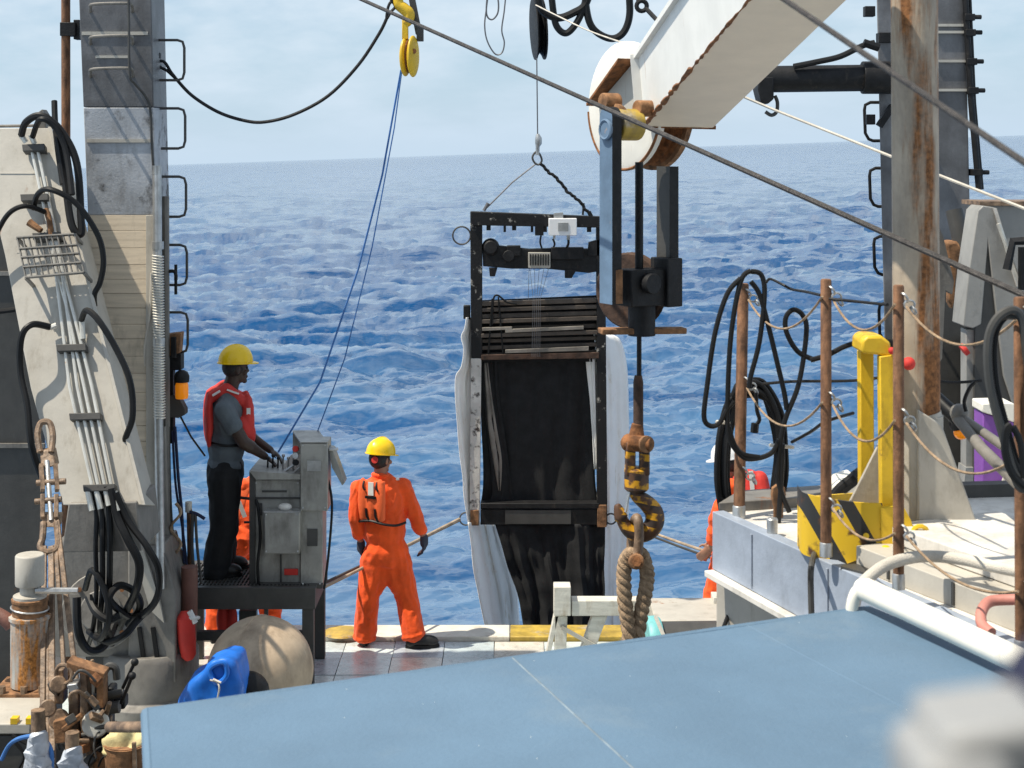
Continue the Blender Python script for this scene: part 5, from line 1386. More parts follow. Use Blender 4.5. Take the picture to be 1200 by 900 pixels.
# yellow snatch block with its lines
BD = 11.8
t = thing('snatch_block', 'yellow snatch block hanging on a hook at the top left of centre', 'pulley block', P(480, 90, BD))
b = MB(); b.ell(P(475, 67, BD), (.032, .10, .148), (V((.95, -.3, .0)).normalized(), V((.3, .95, 0)).normalized(), U), 18, 18); b.build('cheek', M_yel, t)
b = MB(); b.ell(P(484, 66, BD - .03), (.034, .105, .160), (V((.95, -.3, .1)).normalized(), V((.3, .95, 0)).normalized(), U), 18, 18); b.build('cheek', M_yel, t)
b = MB(); b.ell(P(479, 66, BD), (.02, .085, .13), (V((.95, -.3, .0)).normalized(), V((.3, .95, 0)).normalized(), U), 16, 14); b.build('wheel', M_rust, t)
b = MB(); b.tube(spl([P(466, -12, BD), P(467, 4, BD), P(473, 10, BD), P(479, 16, BD), P(478, 24, BD), P(474, 28, BD)], 6), [.034 + .012 * math.sin(k / 30 * math.pi) for k in range(31)], 10); b.build('hook', M_yel, t)
b = MB(); b.pbox(471, 23, 478, 46, BD - .03, .07); b.build('swivel', M_yel, t, bev=.006)
b = MB(); b.bar(P(481, -10, BD + .05), P(491, 40, BD + .05), .045, .05); b.pbox(488, 32, 496, 48, BD, .07); b.build('strap', M_greyd, t, bev=.005)
b = MB(); b.cyl(P(485, 60, BD - .10), P(485, 60, BD - .02), .02, 10); b.build('axle', M_rust, t)
one('blue_line', MB().tube([P(470, 82, BD), P(448, 205, 11.9), P(420, 315, 12.0), P(375, 448, 12.1), P(326, 530, 12.15)], .0075, 6), M_ropeb, 'blue line from the snatch block to the operator\'s hand', 'rope', P(326, 529, 12.15))
one('blue_line', MB().tube([P(471, 82, BD), P(462, 150, BD), P(436, 290, 11.95), P(404, 420, 12.2), P(372, 506, 12.42)], .0055, 6), M_ropeb, 'blue line from the snatch block to the top of the console', 'rope', P(372, 506, 12.42))
t = thing('sagging_wire', 'dark wire sagging from the left leg up to the snatch block', 'wire', P(300, 143, 11.8))
b = MB(); b.tube(spl([P(206, 92, 11.85), P(225, 112, 11.85), P(255, 131, 11.8), P(285, 141, 11.8), P(310, 143, 11.8), P(345, 134, 11.8), P(385, 112, 11.8), P(420, 76, 11.8), P(444, 40, 11.8), P(453, 22, 11.8)], 6), .013, 8); b.build('wire', M_blacks, t)
b = MB(); b.tube(spl([P(206, 92, 11.85), P(196, 83, 11.85), P(187, 78, 11.85), P(186, 72, 11.85), P(193, 73, 11.85), P(200, 84, 11.85)], 4, True), .013, 6, True); b.build('eye', M_blacks, t)
b = MB(); b.tube(spl([P(453, 22, 11.8), P(455, 8, 11.8), P(459, 2, 11.8), P(463, 8, 11.8), P(458, 14, 11.8)], 4, True), .012, 6, True); b.tube([P(459, -14, 11.8), P(459, 4, 11.8)], .014, 6); b.build('eye', M_blacks, t)

# ------------------------------------------------------------------ white crane
KD = 8.5
t = thing('crane', 'white box-section crane boom with rusty edges and sheave head at upper right', 'crane', P(790, 110, KD))
dirb = V((.10, -1, .205)).normalized()
LEN = 7.6
BL, BR, TL = P(755, 148, KD), P(835, 150, KD), P(748, 66, KD)
TR = TL + (BR - BL)
b = MB(); b.cur = 0; b.add([BL, TL, TL + dirb * LEN, BL + dirb * LEN], [(0, 1, 2, 3)]); b.add([TL, TR, TR + dirb * LEN, TL + dirb * LEN], [(0, 1, 2, 3)]); b.add([TR, BR, BR + dirb * LEN, TR + dirb * LEN], [(0, 1, 2, 3)]); b.add([BL, TL, TR, BR], [(0, 1, 2, 3)])
b.cur = 1; b.add([BR, BL, BL + dirb * LEN, BR + dirb * LEN], [(0, 1, 2, 3)])
boom = b.build('boom', [M_white, M_cream], t)
ex = (BR - BL).normalized(); ez = (TL - BL).normalized()
re_ = random.Random(4); b = MB(); b.tube([BL + dirb * LEN * k / 150 - ex * .002 + ez * re_.uniform(0, .006) for k in range(151)], [re_.uniform(.003, .013) * (1.3 if k < 25 else .85) for k in range(151)], 6); b.build('edge_weld', M_rust, boom)
b = MB(); b.bar(BL - dirb * .008 + ez * .005, BR - dirb * .008 + ez * .005 + ex * .02, .02, .022); b.build('edge_weld', M_rust, boom)
b = MB(); b.bar(TL - ex * .02 + ez * .01, BL - ex * .02 - ez * .002, .05, .02, (0, 1, 0)); b.bar(TL - ex * .012, TL + dirb * LEN - ex * .012, .03, .03); b.build('end_flange', M_white, boom)
# sheave head
a_ = V((.86, .5, 0)); hc = P(734, 124, KD + .30)
hx = a_.cross(U)
b = MB(); b.lathe([(.33, -.0), (.370, .012), (.370, .05), (.30, .055)], hc - a_ * .03, a_, 48); chk = b.build('cheek', M_whiter, t, bev=.004)
b = MB(); b.torus(hc - a_ * .02, a_, .366, .009, 60, 6, math.pi * .9, math.pi * 1.75); b.build('rust_rim', M_rust, chk)
b = MB(); b.lathe([(.345, .05), (.30, .075), (.345, .10), (.30, .125), (.345, .15), (.30, .175), (.345, .20)], hc - a_ * .03, a_, 48); b.build('sheave', M_rust, t)
b = MB(); b.lathe([(.30, .20), (.370, .205), (.370, .24), (.34, .25)], hc - a_ * .03, a_, 48); b.build('cheek', M_rustl, t)
# rusty bracket lip and web between head and boom
def dc(u, w, off): return hc + hx * u + U * w - a_ * off
b = MB(); b.prism([dc(-.24, .02, .03), dc(.15, .26, .03), dc(.15, .26, .16), dc(-.24, .02, .12)], (0, 0, -.016)); b.build('bracket_lip', M_rust, t)
b = MB(); b.prism([dc(-.20, .02, .045), dc(.15, .235, .045), dc(.17, -.12, .045), dc(-.02, -.06, .045)], -a_ * .012); b.build('bracket_web', M_greyl, t)
for x, y, r_, ln in ((706, 119, .047, .10), (746, 127, .045, .12)):
    b = MB(); b.cyl(P(x, y, KD - .30), P(x, y, KD - .30) + a_ * ln, r_, 18); b.build('pin', M_rustl, t, bev=.006)
b = MB(); b.cyl(P(722, 146, KD - .34), P(722, 146, KD - .34) + a_ * .14, .085, 24); b.build('hub', M_ochre, t, bev=.008)
b = MB(); b.ell(P(731, 140, KD - .34), .02); b.tube(spl([P(720, 125, KD - .3), P(727, 127, KD - .33), P(734, 134, KD - .33)], 4), .02, 6); b.build('grease_cap', M_rustl, t)
# hanging link frame
t = thing('hook_yoke', 'blue and black link yoke with sheave hanging from the crane head', 'pulley yoke', P(750, 390, KD - .1))
fa_ = V((.5, -.86, 0))                                                  # second horizontal axis of the yoke
def link(x, y0, y1, D, mt0, mt1, rnd):
    top, bot = P(x, y0, D), P(x, y1, D)
    hgt = top.z - bot.z
    b_ = MB(); b_.box((top + bot) / 2, (.055, .115, hgt), (a_, fa_, U)); o_ = b_.build('link', mt0, t, bev=.004)
    return o_
wv = .11
def plate(xc, y0, y1, D, mt, mt_shade, rounded):
    bot = P(xc, y1, D); top = P(xc, y0, D)
    prof = [bot - fa_ * .06, bot + fa_ * .06]
    h_ = top.z - .06 if rounded else top.z
    n = 10 if rounded else 1
    if rounded:
        for k in range(n + 1):
            an = math.pi * k / n
            prof.append(V((bot.x, bot.y, h_)) + fa_ * .06 * math.cos(an) + U * .06 * math.sin(an))
    else:
        prof += [V((bot.x, bot.y, h_)) + fa_ * .06, V((bot.x, bot.y, h_)) - fa_ * .06]
    b_ = MB(); b_.cur = 0
    e_ = a_ * .06
    m_ = len(prof)
    b_.add(prof, [list(range(m_))])
    b_.cur = 1  # remaining sides get a darker paint that carries their shade
    b_.add(prof + [p_ + e_ for p_ in prof], [list(range(2 * m_ - 1, m_ - 1, -1))] + [(i, i + m_, (i + 1) % m_ + m_, (i + 1) % m_) for i in range(m_)])
    return b_.build('link', [mt, mt_shade], t)
plate(710, 125, 356, KD - .40, M_bluebar, M_blacks, True)
plate(777, 195, 315, KD - .18, M_greyd, M_blacks, False)
b = MB(); pc = P(710, 152, KD - .42); b.cyl(pc - a_ * .006, pc + a_ * .012, .048, 20); b.torus(pc - a_ * .004, a_, .05, .009, 20, 6); b.build('pin', M_bluebar, t)
b = MB(); b.prism([P(716, 318, KD - .44), P(726, 316, KD - .44), P(726, 356, KD - .44), P(716, 357, KD - .44)], a_ * .02); b.build('edge_plate', M_rustl, t)
cb = P(758, 336, KD - .28)
b = MB(); b.box(cb - a_ * .0 + V((0, 0, 0)), (.30, .15, .195), (a_, fa_, U)); b.box(P(781, 330, KD - .24), (.10, .16, .26), (a_, fa_, U)); b.each('crosshead', M_blacks, t, bev=.006)
b = MB(); b.cyl(P(760, 332, KD - .37), P(760, 332, KD - .36) + fa_ * .05, .055, 18); b.build('crosshead_boss', M_blacks, t, bev=.004)
b = MB(); c0 = P(736, 341, KD - .12); b.lathe([(.20, 0), (.21, .01), (.19, .03), (.21, .05), (.20, .06)], c0, V((.55, .8, 0)), 36); b.build('sheave', M_darkrust, t)
b = MB(); b.cyl(P(752, 355, KD - .28), P(752, 393, KD - .28), .073, 24); b.build('guide_tube', M_blacks, t)
b = MB(); b.bar(P(703, 388, KD - .34), P(802, 387, KD - .22), .085, .032); b.build('base_bar', M_rustl, t, bev=.006)
t = thing('crane_wire', 'dark crane wire running from sheave head through the yoke to the striped hook', 'wire', P(749, 440, KD - .28))
b = MB(); b.cyl(P(749, 190, KD - .26), P(749, 318, KD - .28), .022, 10); b.cyl(P(749, 390, KD - .28), P(749, 445, KD - .28), .013, 10); b.build('wire', M_blacks, t)
# striped hook
t = thing('crane_hook', 'black and orange striped crane hook with rusty swivel', 'hook', P(748, 630, KD - .28))
HK = KD - .28
b = MB(); b.tube([P(748, 440, HK), P(748, 448, HK), P(748, 500, HK), P(747, 508, HK)], [.020, .027, .027, .035], 12); b.build('stem', M_darkrust, t)
b = MB(); b.tube([P(747, 496, HK), P(746, 508, HK), P(746, 520, HK)], [.03, .04, .055], 14)
b.cyl(P(736, 519, HK - .03), P(762, 521, HK - .05), .044, 16); b.ell(P(738, 519, HK), .05); b.build('swivel', M_rust, t, bev=.006)
b = MB(); b.lathe([(.030, 0), (.045, .01), (.045, .03), (.026, .035)], P(755, 520, HK - .05), V((.45, -.9, .05)), 18); b.build('nut', M_rustl, t)
for x in (738.5, 755):
    b = MB(); b.bar(P(x, 516, HK), P(x, 556, HK), .052, .10); b.build('clevis_arm', M_hook, t, bev=.010)
b = MB(); b.lathe([(.055, 0), (.066, .012), (.066, .115), (.05, .125)], P(746, 575, HK), n=20); b.build('collar', M_hook, t)
pts = spl([P(741, 574, HK), P(748, 582, HK), P(758, 590, HK), P(766, 600, HK), P(767, 612, HK), P(760, 622, HK), P(748, 626, HK), P(737, 621, HK), P(729, 609, HK), P(725, 597, HK), P(723, 591, HK)], 5)
n_ = len(pts)
b = MB(); b.tube(pts, [.030 + .022 * math.sin(min(1, k / n_ * 1.25) * math.pi) if k < n_ * .8 else .038 - .026 * (k - n_ * .8) / (n_ * .2) for k in range(n_)], 12); b.build('hook', M_hook, t)
b = MB(); b.tube([P(738, 574, HK - .02), P(733, 600, HK - .02)], .008, 6); b.build('latch_wire', M_galv, t)
t = thing('bow_shackle', 'tan bow shackle with pin hanging in the striped hook', 'shackle', P(745, 668, HK))
b = MB(); b.tube(spl([P(739, 658, HK + .05), P(740, 630, HK + .06), P(743, 612, HK + .03), P(746, 607, HK - .04), P(748, 612, HK - .07), P(749, 630, HK - .07), P(746, 660, HK - .07)], 6), .026, 10); b.build('bow', M_tan, t)
b = MB(); b.cyl(P(746, 658, HK - .13), P(744, 658, HK + .10), .042, 16); b.build('pin', M_rustl, t, bev=.008)
b = MB(); b.cyl(P(746, 658, HK - .16), P(746, 658, HK - .12), .028, 6); b.build('nut', M_rust, t)
# laid rope sling
t = thing('rope_sling', 'thick laid tan rope sling hanging from the shackle below the crane hook', 'rope', P(742, 760, HK))
for cl, ph, nm in (([(731, 680), (733, 710), (737, 740), (740, 800), (741, 900)], 0, 'l'), ([(758, 668), (757, 690), (752, 715), (748, 745), (747, 800), (747, 900)], 1, 'r')):
    base = spl([P(744, 650, HK)] + [P(*c_, HK) for c_ in cl] if nm == 'l' else [P(750, 652, HK)] + [P(*c_, HK + .02) for c_ in cl], 14)
    if nm == 'l':
        base = spl([P(756, 660, HK + .02), P(750, 647, HK - .01), P(740, 647, HK - .01), P(733, 658, HK)] + [P(*c_, HK) for c_ in cl], 14)
    for s_ in range(3):
        pts = []
        for k, c_ in enumerate(base):
            an = k * .42 + s_ * 2 * math.pi / 3 + ph
            pts.append(c_ + V((math.cos(an) * .020, math.sin(an) * .020, 0)))
        MB().tube(pts, .023, 8).build('strand', M_rope, t)

# ------------------------------------------------------------------ stern trestle and drum
t = thing('stern_trestle', 'white-painted timber trestle with raised end post near the stern edge', 'trestle', V((.95, 12.4, 0)))
TDp = 12.2
b = MB(); b.pbox(649, 688, 669, 722, TDp - .02, .16); b.build('end_post', M_wood, t, bev=.006)
b = MB(); b.pbox(670, 704, 763, 722, TDp, .14); b.build('beam', M_wood, t, bev=.006)
b = MB(); b.pbox(763, 711, 858, 722, TDp + .02, .12); b.build('beam', M_wood, t, bev=.006)
b = MB(); b.pbox(836, 700, 856, 711, TDp - .02, .16); b.build('end_block', M_wood, t, bev=.006)
for a4 in ([(649, 722), (655, 722), (643, 776), (638, 776)], [(650, 722), (665, 722), (663, 778), (650, 778)], [(694, 722), (712, 722), (692, 775), (676, 775)]):
    b = MB(); b.pprism(a4, TDp + .02, .10); b.build('leg', M_wood, t, bev=.005)
b = MB(); b.bar(P(658, 735, TDp), P(697, 757, TDp), .03, .02, (0, 1, 0)); b.build('brace', M_greyl, t)
b = MB(); b.pbox(830, 722, 852, 790, TDp + .02, .1); b.build('leg', M_wood, t, bev=.005)
t = thing('cable_drum', 'drum with pale teal flanges behind the tan rope', 'drum', V((.98, 11.7, 0)))
c0 = P(757, 756, 11.7)
b = MB(); b.lathe([(.20, 0), (.215, .02), (.215, .09), (.20, .11)], c0, V((1, .1, 0)), 32); b.build('flange', M_cyan, t)
b = MB(); b.cyl(c0 + V((.11, .01, 0)), c0 + V((.55, .055, 0)), .17, 28); b.build('core', M_greyd, t)
b = MB(); b.lathe([(.18, 0), (.19, .02), (.19, .10), (.17, .11)], c0 + V((.55, .055, -.03)), V((1, .1, 0)), 32); b.build('flange', M_cyan, t)
b = MB(); b.box(c0 + V((.3, .02, -.24)), (.6, .1, .1)); b.build('cradle', M_greyd, t)
b = MB(); b.bar(P(768, 722, 11.4), P(779, 748, 11.3), .02, .02); b.build('strap', M_ropew, t)
one('winch_cover', MB().pbox(768, 727, 870, 745, 11.75, .6), M_greyl, 'grey flat-topped winch cover behind the canopy edge', 'cover', P(820, 745, 12.0), bev=.01)

# ------------------------------------------------------------------ upper deck at the right
UZ = 2.55
def G(px, py, z=UZ):                                                    # point on the upper deck seen at this pixel
    D = (CZ - z) * F / (py - HY)
    return P(px, py, D)
A = G(838, 602); B = G(1058, 700)
ed = (B - A).normalized()
outl = [A, B, B + ed * 1.6, V((4.4, 2.6, UZ)), V((4.4, 7.6, UZ)), V((1.6, 7.25, UZ))]
b = MB(); b.prism([V((p_.x, p_.y, UZ - .05)) for p_ in outl], (0, 0, .05)); ud = b.build('upper_deck', M_wdeck, loc=(0, 0, 0)); ud['kind'] = 'structure'
nl = V((ed.y, -ed.x, 0)); nl = nl if nl.x < 0 else -nl
t = thing('deck_edge_beam', 'blue-grey steel edge beam of the upper deck with white streaks', 'beam', A.lerp(B, .5) - V((0, 0, .3)))
b = MB(); a0, b0 = A + nl * .015, B + nl * .015 + ed * 1.5
b.hexa([a0 + V((0, 0, -.245)), b0 + V((0, 0, -.30)), b0 + V((0, 0, -.30)) - nl * .06, a0 + V((0, 0, -.245)) - nl * .06, a0 + V((0, 0, .012)), b0 + V((0, 0, .012)), b0 + V((0, 0, .012)) - nl * .06, a0 + V((0, 0, .012)) - nl * .06])
b.build('web', M_blueg, t, bev=.004)
b = MB(); b.hexa([a0 + V((0, 0, -.275)) + nl * .04, b0 + V((0, 0, -.33)) + nl * .04, b0 + V((0, 0, -.33)) - nl * .18, a0 + V((0, 0, -.275)) - nl * .18, a0 + V((0, 0, -.247)) + nl * .04, b0 + V((0, 0, -.302)) + nl * .04, b0 + V((0, 0, -.302)) - nl * .18, a0 + V((0, 0, -.247)) - nl * .18])
b.build('flange', M_wdeck, t, bev=.004)
for k in range(4):
    c_ = a0.lerp(b0, .12 + k * .2); MB().box(c_ + V((0, 0, -.12)) + nl * .004, (.012, .006, .22), (ed, nl, U)).build('stiffener', M_blueg, t)
# bracket and drum under the beam end
t = thing('deck_bracket', 'white gusset and dark roller under the corner of the upper deck', 'bracket', V((1.0, 7.0, 1.9)))
b = MB(); b.prism([A + V((0.02, .05, -.27)), A + V((.42, -.62, -.36)), A + V((.40, -.55, -.42)), A + V((.16, 0, -.95)), A + V((.02, .05, -.95))], (-.0, .05, 0)); b.build('gusset', M_greyl, t)
b = MB(); b.cyl(P(872, 715, 7.2), P(905, 712, 7.0), .10, 20); b.build('roller', M_blacks, t)
b = MB(); b.cyl(P(900, 700, 6.9), P(914, 705, 6.85), .10, 20); b.build('roller_end', M_rustl, t)
b = MB(); b.box((1.25, 7.0, .95), (.3, .3, 1.9)); b.build('pillar', M_greyd, t)
cable('stay_wire', [P(868, 690, 7.0), P(858, 710, 6.9), P(848, 735, 6.8)], .010, M_black, 'short black stay under the upper deck corner', 'wire')
cable('stay_wire', [P(887, 690, 6.7), P(890, 712, 6.7), P(892, 735, 6.7)], .008, M_black, 'thin dark line hanging under the upper deck edge beam', 'wire')
# aft kerb
b = MB(); b.box(((A.x + 4.4) / 2, 7.15, UZ + .03), (0.02, .02, .02)); 
b = MB(); b.hexa([G(842, 601), G(945, 594), V((1.62, 7.28, UZ)), V((1.05, 7.12, UZ)), G(842, 601) + U * .045, G(945, 594) + U * .045, V((1.62, 7.28, UZ + .045)), V((1.05, 7.12, UZ + .045))])
b.build('kerb', M_grey, ud, bev=.004)
b = MB(); b.hexa([V((1.62, 7.1, UZ)), V((4.3, 7.42, UZ)), V((4.3, 7.5, UZ)), V((1.62, 7.18, UZ)), V((1.62, 7.1, UZ + .06)), V((4.3, 7.42, UZ + .06)), V((4.3, 7.5, UZ + .06)), V((1.62, 7.18, UZ + .06))]); b.build('kerb', M_greyd, ud)
# low hatch coaming with painted step blocks
hb = [G(1062, 690), G(1200, 745)]
t = thing('hatch_coaming', 'low grey stepped hatch coaming with white top at right', 'hatch', G(1130, 720))
hd = (hb[1] - hb[0]).normalized(); hn = V((hd.y, -hd.x, 0)); hn = hn if hn.x > 0 else -hn
b = MB(); c_ = hb[0] + hn * .30 + hd * .5; b.box(c_ + U * .045, (.60, 1.6, .09), (hn, hd, U)); b.build('lower_step', M_greyl, t, bev=.004)
b = MB(); b.box(c_ + hn * .12 + U * .125, (.55, 1.6, .065), (hn, hd, U)); b.build('upper_step', M_wdeck, t, bev=.004)
for k in range(4):
    MB().box(hb[0] + hd * (-.1 + .36 * k) + U * .05 - hn * .004, (.006, .012, .08), (hn, hd, U)).build('joint', M_greyd, t)
# stanchions with snap hooks and lifelines
SP = [(P(871, 332, 7.0), G(866, 607)), (P(968, 327, 5.93), P(968, 652, 5.93)), (P(1053, 334, 5.4), P(1053, 690, 5.4)), (P(1195, 348, 4.75), P(1197, 770, 4.75))]
words = ['rusty stanchion carrying the black cable coil, farthest along the upper deck edge', 'rusty stanchion in front of the striped yellow guard', 'rusty stanchion in front of the big mast', 'rusty stanchion at the right edge with coiled hose']
for (a, c_), w_ in zip(SP, words):
    r_ = W(6.5, a.y) if a.y > 5 else W(7.2, a.y)
    t = thing('stanchion', w_, 'stanchion', c_, 'rusty stanchions along the upper deck edge')
    b = MB(); b.tube([c_ - U * .0, c_.lerp(a, .5), a - U * .006, a], [r_, r_, r_, r_ * .8], 14); b.build('post', M_stan, t)
    b = MB(); b.lathe([(r_ * 1.15, 0), (r_ * 1.15, .05), (r_, .055)], c_, n=14); b.build('socket', M_galv, t)
    for f_ in (.04, .42, .80):
        pp = a.lerp(c_, f_)
        b = MB(); b.torus(pp + V((r_ * .8, -r_ * .9, 0)), (.5, .2, .3), .018, .0045, 12, 5); b.torus(pp + V((r_ * 1.7, -r_ * .9, -.025)), (.1, 1, .4), .018, .0045, 12, 5); b.torus(pp + V((r_ * 2.4, -r_ * .9, -.045)), (.6, .2, .3), .015, .0045, 12, 5); b.build('chain_link', M_galv, t)
lv = [('top', .07, .16), ('middle', .45, .16), ('bottom', .82, .10)]
for i in range(3):
    for nm, f_, sg in lv:
        if i == 0 and nm == 'bottom': continue
        a = SP[i][0].lerp(SP[i][1], f_); c_ = SP[i + 1][0].lerp(SP[i + 1][1], f_ - .01)
        b = MB(); b.tube(sag(a + V((.02, -.03, 0)), c_ + V((-.02, -.03, 0)), sg * (.8 if i == 0 else .65)), .0048, 6)
        one('lifeline', b, M_rope, '%s tan lifeline sagging between the %s stanchions' % (nm, ('first and second', 'second and third', 'third and fourth')[i]), 'rope', a.lerp(c_, .5), 'lifelines of the upper deck rail')
# tails spliced on the top wire
cable('wire_tail', [P(898, 331, 6.6), P(903, 327, 6.6), P(918, 334, 6.5), P(928, 339, 6.5), P(945, 342, 6.3), P(962, 346, 6.0)], .006, M_blacks, 'dark wire tail reaching from the coil stanchion to the second stanchion', 'wire', 6)
cable('wire_tail', [P(972, 350, 5.9), P(1000, 353, 5.8), P(1040, 357, 5.5)], .006, M_blacks, 'dark wire between the second stanchion and the mast stanchion', 'wire', 6)
cable('wire_tail', [P(893, 450, 6.9), P(930, 447, 6.9), P(1000, 446, 6.9), P(1060, 440, 6.9), P(1110, 448, 6.9), P(1150, 446, 6.9)], .007, M_blacks, 'horizontal dark guard wire behind stanchions and mast', 'wire', 6)
cable('dark_cable', [P(928, 518, 6.7), P(950, 506, 6.5), P(968, 494, 6.3), P(1000, 484, 6.4)], .007, M_black, 'thin black line running right from the cable coil', 'cable', 6)
cable('arched_cable', [P(950, 422, 6.4), P(970, 416, 6.4), P(990, 406, 6.4), P(1010, 401, 6.4), P(1032, 404, 6.3), P(1060, 420, 6.3)], .011, M_black, 'black cable arching over the yellow post', 'cable')

# cable coil hanging on the first stanchion
CD = 6.8
t = thing('cable_coil', 'thick black electric cable coil hanging on the rusty stanchion', 'cable', P(880, 600, CD))
rc = random.Random(3)
for k in range(22):
    s_ = rc.uniform(-7, 8); w_ = rc.uniform(-9, 9); lo_ = rc.uniform(596, 622); tp = rc.uniform(446, 464)
    ctr = [(868 + s_ * .3, tp + 2), (890 + w_ * .5, tp + rc.uniform(-2, 4)), (908 + w_, 482), (915 + w_ * .8, 525), (913 + w_, 565), (903 + w_ * .6, lo_ - 12), (880 + s_, lo_), (856 + s_, lo_ - 8), (846 + s_, 570), (847 + s_, 520), (855 + s_, 480), (861 + s_ * .4, 462)]
    b = MB(); b.tube(spl([P(x, y, 7.10 + .012 * (k % 5) + rc.uniform(-.01, .01)) for x, y in ctr], 6, True), .0105, 7, True); b.build('turn', M_black, t)
for ctr in ([(868, 326), (852, 345), (838, 390), (829, 450), (825, 488), (832, 499), (843, 496), (852, 480), (860, 470)], [(880, 317), (868, 330), (857, 390), (853, 460), (854, 510), (870, 535), (888, 537), (905, 530), (913, 515)],
            [(880, 318), (892, 322), (896, 345), (890, 400), (880, 440), (878, 455)], [(880, 330), (890, 345), (900, 380), (912, 430), (919, 460), (922, 480)], [(890, 536), (870, 532), (860, 520), (854, 500)],
            [(925, 600), (912, 560), (918, 500), (936, 450), (945, 390), (941, 370), (930, 363), (921, 372), (922, 390), (935, 412), (955, 422)],
            [(917, 520), (915, 570), (912, 620), (911, 690), (914, 722)]):
    b = MB(); b.tube(spl([P(x, y, CD - .12) for x, y in ctr], 7), .0112, 8); b.build('loose_turn', M_black, t)
b = MB()
for x, y, w_ in ((916, 523, 13), (847, 495, 7)): b.torus(P(x, y, CD - .03), (.1, .2, 1), W(w_, CD), .008, 14, 5)
b.each('tie', M_ropew, t)
b = MB(); b.tube(spl([P(886, 460, CD), P(887, 480, CD), P(890, 492, CD), P(885, 500, CD), P(886, 506, CD)], 4), .009, 6); b.tube([P(885, 496, CD), P(884, 507, CD)], .018, 6); b.build('strap_end', M_black, t)
one('bollard_pin', MB().lathe([(.022, 0), (.022, .05), (.026, .055), (.034, .10), (.03, .13), (.012, .145)], G(912, 606), n=14), M_rustl, 'small rust-capped pin on the upper deck beside the coil', 'pin', G(912, 606))
one('short_pipe_stub', MB().lathe([(.022, 0), (.024, .07), (.02, .075)], G(905, 628), n=12), M_galv, 'short grey pipe stub on the white upper deck', 'pipe', G(905, 628))
one('hose_clamp_bracket', MB().bar(G(952, 648) + U * .02, G(978, 652) + U * .02, .05, .04), M_greyd, 'grey clamp bracket on the deck edge under the second stanchion', 'clamp', G(965, 655), bev=.01)
cable('drain_hose', [G(955, 652) + U * .02, P(951, 662, 5.9), P(950, 680, 5.95), P(951, 722, 5.95)], .012, M_greyd, 'short dark hose hooked over the deck edge beam', 'hose')
one('oily_mat', MB().prism([G(985, 668, UZ + .006), G(1020, 655, UZ + .006), G(1045, 660, UZ + .006), G(1015, 676, UZ + .006)], (0, 0, .015)), M_greyd, 'dark oily mat lying at the foot of the striped guard', 'mat', G(1015, 668))

# mast
MDp = 6.2
mb_ = P(1075, 645, MDp); mt_ = P(1071, -80, MDp)
t = thing('mast', 'thick rust-stained cream mast with grey base fins at right', 'mast', V((mb_.x, mb_.y, UZ)))
b = MB(); b.cyl(V((mb_.x, mb_.y, UZ)), mt_, W(27, MDp), 40); b.build('tube', M_mast, t)
b = MB(); b.cyl(P(1075, 490, MDp), P(1074, 484, MDp), W(28.2, MDp), 36); b.build('collar', M_greyl, t)
b = MB(); b.cyl(V((mb_.x, mb_.y, UZ)), P(1075, 486, MDp), W(29.5, MDp), 36); b.build('sleeve', M_greyl, t)
b = MB(); b.prism([P(1076, 480, MDp - .12), P(1104, 498, MDp - .12), P(1155, 640, MDp - .12), P(1152, 652, MDp - .12), P(1076, 652, MDp - .12)], (0, .035, 0)); b.build('fin', M_greyl, t, bev=.006)
b = MB(); b.prism([P(1031, 518, MDp - .09), P(1031, 596, MDp - .09), P(992, 596, MDp - .09)], (0, .02, 0)); b.build('fin', M_greyl, t, bev=.004)
b = MB(); b.prism([P(1120, 560, MDp + .14), P(1100, 510, MDp + .14), P(1140, 640, MDp + .14)], (0, .02, 0)); b.build('fin', M_greyl, t)
b = MB(); b.prism([P(1060, 645, MDp - .10), P(1160, 652, MDp - .16), P(1160, 642, MDp + .2), P(1060, 636, MDp + .2)], (0, 0, .012)); b.build('base_plate', M_greyl, t)
t = thing('yellow_post', 'yellow steel post with shackle head against the mast', 'post', G(1030, 655))
b = MB(); b.pprism([(1008, 412), (1024, 410), (1025, 590), (1009, 590)], MDp - .02, .06); b.build('rear_plate', M_yel, t, bev=.004)
b = MB(); b.pprism([(1031, 418), (1047, 416), (1048, 655), (1034, 655), (1033, 590)], MDp - .17, .05); b.build('front_plate', M_yel, t, bev=.004)
b = MB(); b.pprism([(1010, 400), (1016, 394), (1034, 394), (1044, 402), (1044, 418), (1010, 414)], MDp - .16, .18); b.build('head', M_yel, t, bev=.01)
b = MB(); b.cyl(P(1012, 405, MDp - .08), P(1046, 406, MDp - .08), .03, 14); b.build('pin', M_blacks, t)
b = MB(); b.ell(P(1065, 426, MDp - .20), .026); b.ell(P(1045, 411, MDp - .18), .014); b.each('red_knob', M_red, t)
t = thing('striped_guard', 'curved yellow guard plate with black hazard stripes on the upper deck', 'guard', G(1000, 655))
M_haz = stripes('hazard_stripes', (0.72, 0.46, 0.02), (0.03, 0.03, 0.03), 6.4, (1.0, 0.0, .55), 0.0, .64, .255)
gl = []
arc = [G(935, 645), G(940, 656), G(965, 664), G(1000, 664), G(1034, 660)]
vs_, fs = [], []
arc = [P(935, 640, 6.20), P(942, 650, 6.10), P(965, 656, 6.05), P(1000, 662, 6.0), P(1034, 664, 5.98)]
sm = spl(arc, 5)
gt = [V((p_.x, p_.y, p_.z)) for p_ in sm]
hts = [P(935, 589, 6.2).z - P(935, 640, 6.2).z] * len(sm)
b = MB()
n_ = len(gt)
inner = []
for p_ in gt:
    inner.append(p_ + V((0, .012, 0)))
vv = gt + [p_ + U * .245 for p_ in gt] + inner + [p_ + U * .245 for p_ in inner]
ff = []
